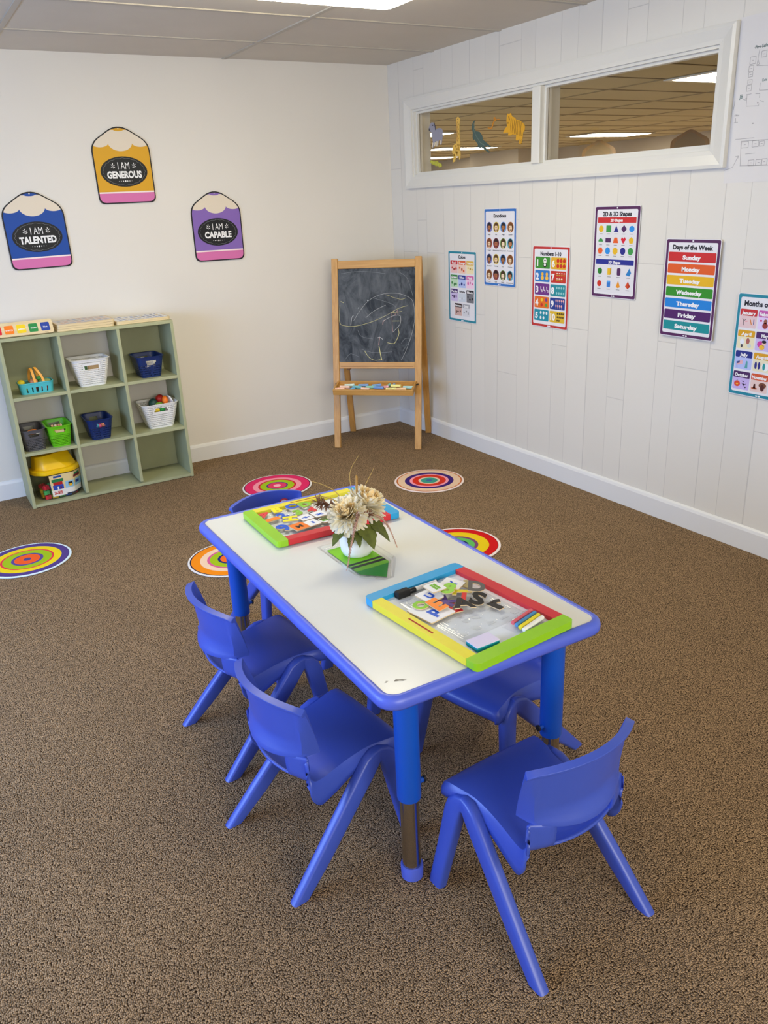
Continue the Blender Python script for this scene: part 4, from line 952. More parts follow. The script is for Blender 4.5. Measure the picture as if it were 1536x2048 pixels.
blob('toy_broccoli', 'bright green toy leaf at the back of the teal basket', 'toy food', (-2.352, -.140, S2+.062), (.014, .012, .014), (75, 160, 70), gf)
for i, (x, c) in enumerate(((-2.436, (190, 210, 60)), (-2.411, (40, 70, 50)), (-2.386, (120, 60, 50)), (-2.361, (225, 130, 100)), (-2.336, (230, 120, 100)))):
    blob('toy_fruit', ['lime', 'dark green', 'brown', 'salmon', 'coral'][i]+' toy fruit seen through the slots of the teal basket', 'toy food', (x, -.203, S2+.024), (.011, .010, .017), c, gf)
# building block tub
tub = thing('block_tub', 'clear tub of building blocks with yellow lid in the bottom left cubby', 'tub', (-2.372, -.152, S0), r1(14))
HEX = [(-.122, -.030), (-.085, -.088), (.055, -.112), (.128, -.060), (.128, .055), (-.122, .055)]
def hexring(sc, z, rad=.02): return [(p[0], p[1], z) for p in rnd_poly([(a*sc, b*sc) for a, b in HEX], rad, 4)]
def rings_mesh(q, R, mm, cap=(False, False)):
    n = len(R[0]); q.add([p for r_ in R for p in r_], [(k*n+i, k*n+(i+1) % n, (k+1)*n+(i+1) % n, (k+1)*n+i) for k in range(len(R)-1) for i in range(n)], mm)
    if cap[1]: q.add(R[-1], [tuple(range(n))], mm)
    if cap[0]: q.add(R[0], [tuple(range(n))[::-1]], mm)
tubp = clear('smoky_clear_plastic', (.86, .87, .86), .2, .08)
q = MB(); rings_mesh(q, [hexring(.86, .003), hexring(.88, .006), hexring(1, .150)], tubp, (True, False)); q.build('tub_body', tub, smooth=40)
yl = mat('yellow_lid_plastic', (238, 190, 10), .38, .5, var=.02, scale=20)
q = MB(); rings_mesh(q, [hexring(1.0, .146), hexring(1.06, .146), hexring(1.07, .150), hexring(1.06, .164), hexring(1.02, .168), hexring(.93, .169)], yl, (False, True))
q.build('lid', tub, smooth=40)
q = MB(); lo = [(-.108, -.024), (-.075, -.072), (.045, -.092), (.112, -.05), (.112, .045), (-.108, .045)]; hi = [(-.098, -.016), (-.062, -.040), (-.020, -.030), (.096, -.006), (.100, .040), (-.098, .040)]
R = [[(p[0], p[1], .168) for p in rnd_poly(lo, .012)], [(p[0], p[1], .172) for p in rnd_poly(lo, .012)], [(p[0], p[1], .236) for p in rnd_poly(hi, .010)], [(p[0]*.95, p[1]*.9, .240) for p in rnd_poly(hi, .010)]]
rings_mesh(q, R, yl, (False, True)); q.build('lid_dome', tub, smooth=40)
q = MB(); f0, f1 = Vector((.055*.94, -.112*.94, 0)), Vector((-.085*.94, -.088*.94, 0))
# printed label on the two front faces
def lab_pt(a, b):      # a along the front (0..1 right), b up
    P3 = [Vector((-.070, -.0905, 0)), Vector((.045, -.1105, 0)), Vector((.062, -.1085, 0)), Vector((.122, -.0645, 0))]
    d = [0, .55, .64, 1.0]
    for i in range(3):
        if a <= d[i+1]: p = P3[i].lerp(P3[i+1], (a-d[i])/(d[i+1]-d[i])); break
    else: p = P3[3]
    z = .016+.124*b; sc = .872+(1-.872)*(z/.150)+.012
    return (p.x*sc, p.y*sc, z)
def lab_poly(pts, k, mm):
    vs = [];
    for a, b in pts: p = Vector(lab_pt(max(0, min(1, a)), b)); vs.append(p+Vector((.3, -1, 0)).normalized()*(.0004*k))
    q.add(vs, [tuple(range(len(vs)))], mm)
def lab_rect(a0, a1, b0, b1, k, mm, n=10):
    for i in range(n): lab_poly([(a0+(a1-a0)*i/n, b0), (a0+(a1-a0)*(i+1)/n, b0), (a0+(a1-a0)*(i+1)/n, b1), (a0+(a1-a0)*i/n, b1)], k, mm)
lab_rect(0, 1, .12, 1, 0, C(228, 205, 150), 14); lab_rect(0, 1, 0, .30, 1, C(232, 228, 220), 14); lab_rect(.38, 1, .30, .62, 1, C(150, 195, 220))
lab_rect(.05, .33, .30, .52, 2, C(40, 70, 170)); lab_rect(.07, .31, .52, .66, 2, C(180, 35, 35)); lab_rect(.04, .34, .66, .80, 2, C(40, 120, 70)); lab_rect(.10, .30, .86, .95, 2, C(40, 75, 150)); lab_rect(.16, .20, .30, .45, 3, C(230, 230, 230)); lab_rect(.24, .27, .30, .45, 3, C(120, 25, 25))
lab_rect(.62, .92, .72, .84, 2, C(120, 30, 40)); lab_rect(.64, .90, .84, .92, 2, C(40, 130, 80)); lab_rect(.46, .58, .42, .56, 2, C(25, 25, 30)); lab_rect(.48, .56, .36, .48, 3, C(235, 180, 40)); lab_rect(.70, .88, .42, .55, 2, C(40, 60, 140)); lab_rect(.62, .68, .48, .60, 2, C(235, 190, 60)); lab_rect(.4, 1, 0, .06, 2, C(40, 50, 70))
vs, fs, x0, x1, y0_, y1_ = glyphs('3-5!!', .05)
q.add([Vector(lab_pt(.05+.22*(v[0]-x0)/(x1-x0), .08+.15*(v[1]-y0_)/(y1_-y0_)))+Vector((.3, -1, 0)).normalized()*.0013 for v in vs], fs, C(200, 40, 35))
q.build('printed_label', tub)
TUBW = Matrix.Translation(Vector((-2.372, -.152, S0))) @ Matrix.Rotation(r1(14), 4, 'Z')
bc = [((205, 45, 60), 'red'), ((45, 100, 190), 'blue'), ((70, 165, 90), 'green'), ((235, 195, 50), 'yellow')]
R_ = random.Random(4); k = 0
spots = [(-.088, -.058), (-.050, -.072), (-.010, -.076), (.030, -.082), (.075, -.066), (-.090, -.010), (-.045, -.025), (.0, -.03), (.05, -.03)]
lvl = ['bottom', 'second', 'top']; plc = ['at the far left front', 'left of the label', 'behind the label left', 'behind the label middle', 'behind the label right', 'at the left back', 'in the left middle', 'in the middle', 'in the right middle']
for lz in range(3):
    for i, (x, y) in enumerate(spots):
        c, nm = bc[(i*3+lz*2+(i*lz) % 3) % 4]; q = MB(); q.box(-.015, .015, -.012, .012, 0, .021, mat('block_%s' % nm, c, .35))
        for sx in (-.0075, .0075): q.lathe([(.0052, .021), (.0052, .0255), (0, .0255)], mat('block_%s' % nm, c, .35), 12, (sx, 0, 0))
        sc_ = .90 if lz == 0 else .95
        p = TUBW @ Vector((x*sc_, y*sc_, .005+lz*.0275)); o = q.build('toy_brick', bevel=.001); o.location = p; o.rotation_euler = (0, 0, R_.uniform(-.3, .3)+r1(14))
        tag(o, '%s toy brick in the clear tub, %s layer, %s' % (nm, lvl[lz], plc[i]), 'toy brick', 'bricks in the clear tub')

# ------------------------------------------------------------------ boards on top of the shelf
birch = wood('birch_board', (226, 204, 160), (214, 190, 142), 0, .5)
def flatboard(name, lb, loc, rz, w_, d_, t_, paint=None, grp=None, tilt=0):
    q = MB(); q.prism(rr2(-w_/2, w_/2, -d_/2, d_/2, .014), 0, t_, birch)
    if paint: paint(q, t_+.0003)
    o = q.build(name); o.location = loc; o.rotation_euler = (tilt, 0, rz); return tag(o, lb, 'board', grp)
def pat(seed, cols, w_, d_, bg):
    def fn(q, h):
        R = random.Random(seed); q.rrect(-w_/2+.008, w_/2-.008, -d_/2+.008, d_/2-.008, .01, h, C(*bg))
        for i in range(9):
            for j in range(6):
                x = -w_/2+.02+(w_-.04)*(i+.5)/9; y = -d_/2+.018+(d_-.036)*(j+.5)/6; c = R.choice(cols)
                q.ell(x+R.uniform(-.004, .004), y, .012*R.uniform(.6, 1.2), .009*R.uniform(.6, 1.2), h+.0003, C(*c), 10)
    return fn
gb = 'wooden learning boards on top of the shelf'
ZT0 = SHH+.0006
for k in range(3):
    flatboard('learning_board', ['lowest wooden board of the middle stack on the shelf', 'middle wooden board of the middle stack on the shelf', 'topmost wooden board of the middle stack, with pastel print'][k], (-2.083+.002*k, -.138+.001*k, ZT0+k*.0118), r1(.5*k-.5), .297, .222, .011,
              pat(11, [(150, 170, 200), (200, 150, 130), (170, 175, 170), (225, 190, 160)], .297, .222, (222, 212, 204)) if k == 2 else None, gb)
for k in range(2):
    flatboard('learning_board', ['lower wooden board of the right stack on the shelf', 'upper wooden board of the right stack, with blue printed figures'][k], (-1.775, -.134+.001*k, ZT0+k*.0085), r1(.4*k), .296, .215, .008,
              pat(21, [(70, 100, 170), (150, 165, 200), (90, 90, 110), (210, 190, 150)], .296, .215, (236, 236, 236)) if k == 1 else None, gb)
for k in range(3):
    flatboard('learning_board', ['lowest wooden board of the left stack on the shelf', 'middle wooden board of the left stack on the shelf', 'topmost wooden board of the left stack, with diamond print'][k], (-2.39, -.115, ZT0+k*.0165), 0, .288, .19, .016,
              pat(31, [(60, 90, 160), (190, 190, 190), (225, 170, 60), (150, 150, 150)], .288, .19, (232, 228, 220)) if k == 2 else None, gb)
q = MB(); w_, hgt_ = .300, .074; lean_ = r1(62)
q.prism(rr2(-w_/2, w_/2, 0, hgt_, .012), 0, .010, birch)
for i, (c, s_) in enumerate((((215, 20, 45), 'red'), ((245, 125, 20), 'orange'), ((240, 205, 20), 'yellow'), ((30, 135, 65), 'green'), ((25, 60, 150), 'blue'))):
    x = -w_/2+.030+i*.058; q.rrect(x-.0215, x+.0215, .013, .058, .006, .0104, C(*c)); q.text(s_, x, .0345, .009, .0108, C(240, 240, 235), bold=.02)
    if i == 4: q.rect(x-.008, x+.010, .005, .0065, .0104, C(150, 130, 90))
o = q.build('colour_board'); o.location = (-2.397, -.2555, ZT0+.0005); o.rotation_euler = (lean_, 0, 0)
tag(o, 'wooden colour word board with red to blue squares leaning on the left stack', 'board')

# ------------------------------------------------------------------ pencil shaped cut-outs on the cream wall
def pencil(x, z, w_, c, word, lb, rot=0):
    t = thing('pencil_cutout', lb, 'wall decoration', (x, -.003, z), 0, 'pencil cut-outs on the cream wall'); t.rotation_euler = (0, rot, 0)
    h = .385; hw_ = w_/2; M_ = frame((0, 0, 0), (1, 0, 0), (0, 0, 1))
    def rp(d):
        V = [((-hw_+d, d), .034), ((hw_-d, d), .034), ((hw_-d, .303-d*.4), .045), ((0, .402-d*1.15), .075), ((-hw_+d, .303-d*.4), .045)]; out = []
        for i in range(5):
            a, b, c2 = Vector(V[i-1][0]), Vector(V[i][0]), Vector(V[(i+1) % 5][0]); R = V[i][1]
            p0 = b+(a-b).normalized()*R; p2 = b+(c2-b).normalized()*R
            out += [tuple(p0*(1-t_)**2+b*2*t_*(1-t_)+p2*t_*t_) for t_ in [k/7 for k in range(8)]]
        return out
    OUTL = rp(0)
    q = MB(); q.M = M_; q.prism(OUTL, 0, .004, C(24, 22, 26)); q.build('card', t)
    IN = rp(.0062)
    def clipx(P, f):
        out = []
        for i in range(len(P)):
            a, b = P[i-1], P[i]; fa, fb = f(a), f(b)
            if (fa >= 0) != (fb >= 0): s_ = fa/(fa-fb); out.append((a[0]+(b[0]-a[0])*s_, a[1]+(b[1]-a[1])*s_))
            if fb >= 0: out.append(b)
        return out
    q = MB(); q.M = M_
    q.poly(IN, .0043, C(*c))
    q.poly(clipx(IN, lambda p: .060-p[1]), .0046, C(238, 220, 214)); q.poly(clipx(IN, lambda p: .0525-p[1]), .0049, C(210, 110, 164))
    # wood: upper part with three scallops
    wd = C(222, 208, 186); q.poly(clipx(IN, lambda p: p[1]-.3035), .0046, wd)
    for cx, rx, ry in ((0, .064, .042), (-.108, .046, .022), (.108, .046, .022)):
        P = [(cx+rx*math.cos(a), .304+ry*math.sin(a)) for a in [PI+PI*i/20 for i in range(21)]]
        for k in range(len(IN)):      # keep the scallop inside the outline
            e0, e1 = IN[k-1], IN[k]; P = clipx(P, lambda p, e0=e0, e1=e1: (e1[0]-e0[0])*(p[1]-e0[1])-(e1[1]-e0[1])*(p[0]-e0[0]))
            if not P: break
        if P: q.poly(P, .0045, wd)
    q.poly(clipx(IN, lambda p: p[1]-.3655), .0049, C(*c)); q.poly(clipx([(.026*math.cos(2*PI*k/24), .3655+.006*math.sin(2*PI*k/24)) for k in range(24)], lambda p: .3656-p[1]), .0049, C(*c))
    q.ell(0, .3715, .004, .002, .0052, C(240, 232, 200))
    q.ell(0, .160, .126*w_/.31, .076, .0049, C(16, 17, 20), 40)
    wav = []
    for i in range(121):
        a = 2*PI*i/120; k = 1+.022*math.cos(20*a); wav.append((.112*w_/.31*math.cos(a)*k, .066*math.sin(a)*k*1.02))
    q.line([(p[0], .160+p[1]) for p in wav], .0013, .0052, C(120, 122, 124))
    wt = C(236, 234, 230)
    q.text('I AM', 0, .190, .034, .0052, wt, width=.062, bold=.0)
    q.text(word, 0, .147, .036, .0052, wt, width=.186*w_/.31 if len(word) > 7 else .168*w_/.31, bold=.045)
    for s in (-1, 1):
        for k, (dx, dy, a) in enumerate(((0, .012, 90), (.006, .006, 40), (-.006, .004, 140), (.008, -.004, 20), (-.006, -.006, 160))):
            aa = r1(a if s > 0 else 180-a); L = .006; q.poly([(s*.056+s*dx+L*math.cos(aa)*u_-.0022*math.sin(aa)*v_, .188+dy+L*math.sin(aa)*u_+.0022*math.cos(aa)*v_) for u_, v_ in ((-1, 0), (0, -1), (1, 0), (0, 1))], .0052, wt)
        q.line([(s*.055, .176), (s*.058, .192)], .0012, .0052, wt)
    for i in range(-3, 4): rr = [.0045, .003, .0022, .0012][abs(i)]; q.ell(i*.0115, .113, rr, rr, .0052, wt, 10)
    q.build('printed_face', t)
pencil(-1.700, 1.527, .310, (214, 158, 26), 'GENEROUS', 'yellow pencil cut-out reading I AM GENEROUS on the cream wall')
pencil(-2.201, 1.222, .308, (10, 68, 150), 'TALENTED', 'blue pencil cut-out reading I AM TALENTED at the left edge', r1(-.5))
pencil(-1.210, 1.190, .302, (130, 98, 172), 'CAPABLE', 'purple pencil cut-out reading I AM CAPABLE on the cream wall', r1(.6))

# ------------------------------------------------------------------ posters on the panelled wall
PW, PH = .278, .408
INK = (38, 36, 44)
def poster(a, z, border, lb, paint, off=.003, rot=0, bg=(228, 226, 228)):
    t = thing('poster', lb, 'poster', (-off, -a, z), 0, 'learning posters on the panelled wall'); t.rotation_euler = (rot, 0, 0)
    M_ = frame((0, 0, 0), (0, -1, 0), (0, 0, 1))
    q = MB(); q.M = M_; q.prism(rr2(-PW/2, PW/2, -PH/2, PH/2, .008), 0, .0012, C(232, 230, 232)); q.build('card', t)
    q = MB(); q.M = M_
    q.rrect(-PW/2+.0025, PW/2-.0025, -PH/2+.0025, PH/2-.0025, .007, .0015, C(*border)); q.rrect(-PW/2+.0145, PW/2-.0145, -PH/2+.0145, PH/2-.0145, .007, .0018, C(*bg))
    q.ell(0, PH/2-.008, .0045, .0035, .0018, C(240, 240, 240)); q.ell(-.006, -PH/2+.008, .006, .0028, .0018, C(240, 240, 240)); q.ell(.006, -PH/2+.008, .005, .0034, .0018, C(240, 240, 240))
    paint(q); q.build('print', t); return t
h1, h2, h3, h4 = .0021, .0024, .0027, .0030
def title(q, s, width, hgt=.019, y=.168): q.text(s, 0, y, hgt, h1, C(*INK), width=width, bold=.045)
WT = C(240, 238, 236)
def p_days(q):
    title(q, 'Days of the Week', .205, .020, .171)
    for i, (d, c) in enumerate((('Sunday', (200, 42, 44)), ('Monday', (222, 92, 34)), ('Tuesday', (228, 178, 28)), ('Wednesday', (50, 140, 36)), ('Thursday', (30, 128, 208)), ('Friday', (78, 30, 98)), ('Saturday', (24, 140, 144)))):
        y = .131-i*.0478; q.rrect(-.121, .121, y-.0195, y+.0195, .005, h1, C(*c)); q.text(d, 0, y-.001, .018, h2, WT, width=.0135*len(d)+.012, bold=.05)
def poly_n(q, x, y, r_, n, h, m, rot=0, sx=1): q.poly([(x+r_*sx*math.sin(rot+2*PI*i/n), y+r_*math.cos(rot+2*PI*i/n)) for i in range(n)], h, m)
def p_shapes(q):
    title(q, '2D & 3D Shapes', .175, .020, .171)
    q.rrect(-.118, .118, -.025, .152, .006, h1, C(222, 220, 222)); q.rrect(-.118, .118, -.18, -.032, .006, h1, C(222, 220, 222))
    q.rrect(-.118, .118, .131, .155, .003, h2, C(200, 45, 45)); q.text('2D Shapes', 0, .143, .013, h3, WT, width=.075, bold=.04)
    q.rrect(-.118, .118, -.053, -.030, .003, h2, C(35, 45, 140)); q.text('3D Shapes', 0, -.0415, .013, h3, WT, width=.075, bold=.04)
    gy, gn, nv, pu, bl, og, rd = C(228, 180, 35), C(60, 150, 70), C(35, 40, 130), C(80, 40, 90), C(40, 140, 220), C(230, 95, 35), C(215, 30, 50)
    X = [-.094+.047*i for i in range(5)]; y = .105; s = .015
    q.ell(X[0], y, s, s, h2, gy); q.rect(X[1]-s, X[1]+s, y-s, y+s, h2, gn); q.poly([(X[2]-s, y-s*.9), (X[2]+s, y-s*.9), (X[2], y+s)], h2, nv); poly_n(q, X[3], y, s*1.15, 4, h2, pu); q.ell(X[4], y, s*1.05, s*.9, h2, bl)
    y = .055; q.ell(X[0], y-.007, s, s, h2, gn, 12, 0, PI); q.rect(X[1]-s*1.1, X[1]+s*1.1, y-s*.65, y+s*.65, h2, pu); q.poly([(X[2]-s*1.1, y-s*.8), (X[2]+s*1.1, y-s*.8), (X[2]+s*.6, y+s*.8), (X[2]-s*.6, y+s*.8)], h2, og)
    q.poly([(X[3], y-s), (X[3]+s, y+s*.3), (X[3]+s*.55, y+s), (X[3], y+s*.5), (X[3]-s*.55, y+s), (X[3]-s, y+s*.3)], h2, rd); poly_n(q, X[4], y, s*1.05, 5, h2, gy)
    y = .008; poly_n(q, X[0], y, s*1.1, 6, h2, og, PI/6); poly_n(q, X[1], y, s*1.1, 7, h2, bl); poly_n(q, X[2], y, s*1.1, 8, h2, gy, PI/8); poly_n(q, X[3], y, s*1.1, 9, h2, nv); poly_n(q, X[4], y, s*1.1, 10, h2, gn)
    for k in range(3):
        for x in X: q.rect(x-.010, x+.010, .0825-.0485*k-.001, .0825-.0485*k+.0012, h2, C(110, 108, 112))
    X = [-.09+.060*i for i in range(4)]; y = -.084
    poly_n(q, X[0], y, .016, 6, h2, C(40, 130, 40)); q.poly([(X[0], y), (X[0]+.0138, y+.008), (X[0]+.0138, y-.008), (X[0], y-.016)], h3, C(28, 100, 32))
    q.rect(X[1]-.011, X[1]+.006, y-.016, y+.014, h2, gy); q.poly([(X[1]+.006, y-.016), (X[1]+.013, y-.011), (X[1]+.013, y+.018), (X[1]+.006, y+.014)], h2, C(200, 150, 25)); q.rrect(X[2]-.011, X[2]+.011, y-.017, y+.017, .007, h2, pu); q.poly([(X[3]-.016, y-.012), (X[3]+.006, y-.017), (X[3]+.016, y-.002), (X[3]+.004, y+.018)], h2, C(40, 125, 190))
    y = -.141; q.ell(X[0], y, .014, .014, h2, C(205, 50, 30)); q.rrect(X[1]-.011, X[1]+.011, y-.015, y+.015, .004, h2, C(50, 120, 200)); q.ell(X[1], y+.011, .011, .004, h3, C(90, 165, 230)); q.poly([(X[2]-.013, y-.011), (X[2], y-.016), (X[2]+.013, y-.011), (X[2], y+.017)], h2, C(235, 150, 35)); q.poly([(X[3]-.016, y-.006), (X[3], y-.017), (X[3]+.015, y-.006), (X[3], y+.017)], h2, C(215, 75, 30)); q.poly([(X[3], y-.017), (X[3]+.015, y-.006), (X[3], y+.017)], h3, C(180, 55, 25))
    for yy_ in (-.110, -.166):
        for x in X: q.rect(x-.011, x+.011, yy_, yy_+.0022, h2, C(110, 108, 112))
def p_numbers(q):
    title(q, 'Numbers 1-10', .155, .020, .168)
    cs = [(62, 140, 48), (225, 172, 40), (50, 120, 190), (196, 52, 40), (110, 50, 130), (40, 140, 150), (225, 110, 35), (35, 60, 140), (30, 140, 160), (220, 180, 50)]
    for i in range(10):
        row, col = i//2, i % 2; n = row+1 if col == 0 else row+6
        x0 = -.116 if col == 0 else .004; y1 = .151-row*.0665; q.rrect(x0, x0+.112, y1-.058, y1, .005, h1, C(*cs[i]))
        q.text(str(n), x0+(.018 if n < 10 else .024), y1-.029, .034, h2, WT, bold=.05)
        xs0 = x0+(.040 if n < 10 else .052); k = n; cols = {1: 1, 2: 2, 3: 3, 4: 2, 5: 3, 6: 3, 7: 4, 8: 4, 9: 5, 10: 4}[n]; rows = -(-k//cols); wcell = (x0+.108-xs0)/cols; hc = .052/rows
        cc = {1: (240, 238, 230), 2: (240, 185, 70), 3: (235, 230, 225), 4: (235, 200, 50), 5: (230, 232, 230), 6: (205, 50, 30), 7: (235, 225, 200), 8: (150, 200, 200), 9: (240, 180, 170), 10: (60, 45, 20)}[n]
        for j in range(k):
            cx = xs0+wcell*(j % cols+.5); cy = y1-.003-hc*(j//cols+.5); rx = min(wcell, hc)*.38
            if n == 1: q.ell(cx, cy+.010, .012, .014, h2, C(*cc)); q.ell(cx, cy-.012, .013, .011, h2, C(30, 30, 30)); q.ell(cx, cy-.010, .008, .007, h3, C(*cc)); q.ell(cx-.004, cy+.011, .003, .003, h3, C(30, 30, 30)); q.ell(cx+.005, cy+.011, .003, .003, h3, C(30, 30, 30))
            elif n == 2: q.ell(cx, cy+.010, .009, .009, h2, C(*cc)); q.ell(cx, cy-.009, .012, .010, h2, C(*cc))
            elif n == 3: q.line([(cx-.005, cy+.014), (cx-.003, cy-.004), (cx+.006, cy-.004), (cx+.006, cy-.014)], .005, h2, C(*cc))
            elif n == 6: q.ell(cx, cy, rx*1.2, rx*1.1, h2, C(*cc)); q.rect(cx-.001, cx+.003, cy+rx*.8, cy+rx*1.5, h3, C(70, 90, 30))
            elif n == 7: q.ell(cx, cy+.003, rx, rx*.7, h2, C(*cc), 10, 0, PI); q.ell(cx, cy-.002, rx, rx*.8, h2, C(190, 160, 50), 10, PI, 2*PI)
            elif n == 9: q.ell(cx, cy+.003, rx*.9, rx*1.3, h2, C(*cc)); q.rect(cx-.001, cx+.001, cy-rx*2.2, cy, h2, C(200, 160, 150))
            elif n == 4: q.ell(cx, cy, rx*.9, rx*.9, h2, C(*[(235, 200, 50), (120, 60, 130), (200, 50, 40), (90, 150, 60)][j]))
            else: q.ell(cx, cy, rx*.8, rx*1.0, h2, C(*cc))
def p_colors(q):
    title(q, 'Colors', .070, .018, .172)
    D_ = [('Red', (200, 50, 55), (235, 195, 190)), ('Orange', (225, 100, 60), (240, 205, 185)), ('Yellow', (222, 178, 60), (240, 225, 180)), ('Green', (50, 130, 60), (190, 220, 185)), ('Blue', (40, 55, 150), (180, 195, 235)), ('Pink', (215, 100, 165), (240, 205, 225)), ('Purple', (70, 40, 110), (205, 190, 225)), ('White', (232, 232, 236), (205, 212, 220)), ('Black', (36, 34, 38), (120, 120, 124)), ('Brown', (60, 40, 40), (205, 170, 160)), ('Grey', (170, 170, 174), (214, 214, 218))]
    for i, (s, c, l) in enumerate(D_):
        row = i//3; x = (-.080+.080*(i % 3)) if row < 3 else (-.040+.080*(i-9)); y = .150-row*.0825
        q.rrect(x-.036, x+.036, y-.072, y, .004, h1, C(*l)); q.rrect(x-.036, x+.036, y-.023, y, .004, h2, C(*c)); q.text(s, x, y-.012, .013, h3, C(*INK) if s == 'White' else WT, width=min(.06, .011*len(s)+.004), bold=.045)
        R = random.Random(i); d = tuple(int(v*.8) for v in c)
        for k in range(3): q.ell(x-.020+.020*k+R.uniform(-.003, .003), y-.048+R.uniform(-.010, .010), R.uniform(.005, .009), R.uniform(.004, .011), h2, C(*(c if k != 1 else d)), 10)
def p_emotions(q):
    title(q, 'Emotions', .108, .020, .168)
    bgs = [(120, 120, 180), (215, 190, 60), (95, 150, 210), (170, 105, 60), (190, 90, 70), (120, 40, 60), (110, 150, 60), (95, 170, 190)]
    sk = [(176, 112, 72), (240, 206, 160), (176, 112, 62), (242, 208, 166), (240, 200, 160), (176, 104, 70), (246, 222, 186), (196, 132, 84)]
    hr = [(34, 32, 40), (92, 62, 32), (34, 32, 40), (120, 72, 30), (120, 72, 40), (44, 26, 30), (70, 46, 24), (30, 34, 40)]
    lh = [0, 1, 0, 1, 1, 0, 1, 0]
    order = [0, 1, 2, 3, 4, 5, 6, 7, 0, 1, 2, 3, 3, 5, 6, 7]; words = 'Happy Sad Angry Scared Proud Embarrassed Surprised Frustrated Excited Worried Shy Curious Bored Calm Silly Disappointed'.split()
    for i in range(16):
        k = order[i]; x = -.092+.0613*(i % 4); y = .108-.084*(i//4)
        q.ell(x, y, .0265, .0275, h1, C(*bgs[k]), 24); q.ell(x, y+.004, .019, .021, h2, C(*hr[k]), 20)
        if lh[k]: q.ell(x, y-.004, .020, .020, h2, C(*hr[k]), 20)
        q.ell(x, y-.020, .007, .0065, h3, C(*sk[k]), 10); q.ell(x, y-.003, .0135, .0165, h3, C(*sk[k]), 18); q.ell(x, y+.006, .0145, .010, h4, C(*hr[k]), 14, .15, PI-.15)
        for s in (-1, 1): q.ell(x+s*.0055, y-.001, .0018, .0022, h4, C(40, 28, 26), 8)
        q.line([(x-.005, y-.010), (x, y-.012), (x+.005, y-.010)], .0018, h4, C(120, 50, 46)); q.text(words[i], x, y-.0375, .0065, h2, C(*INK), width=min(.056, .0052*len(words[i])), bold=.01)
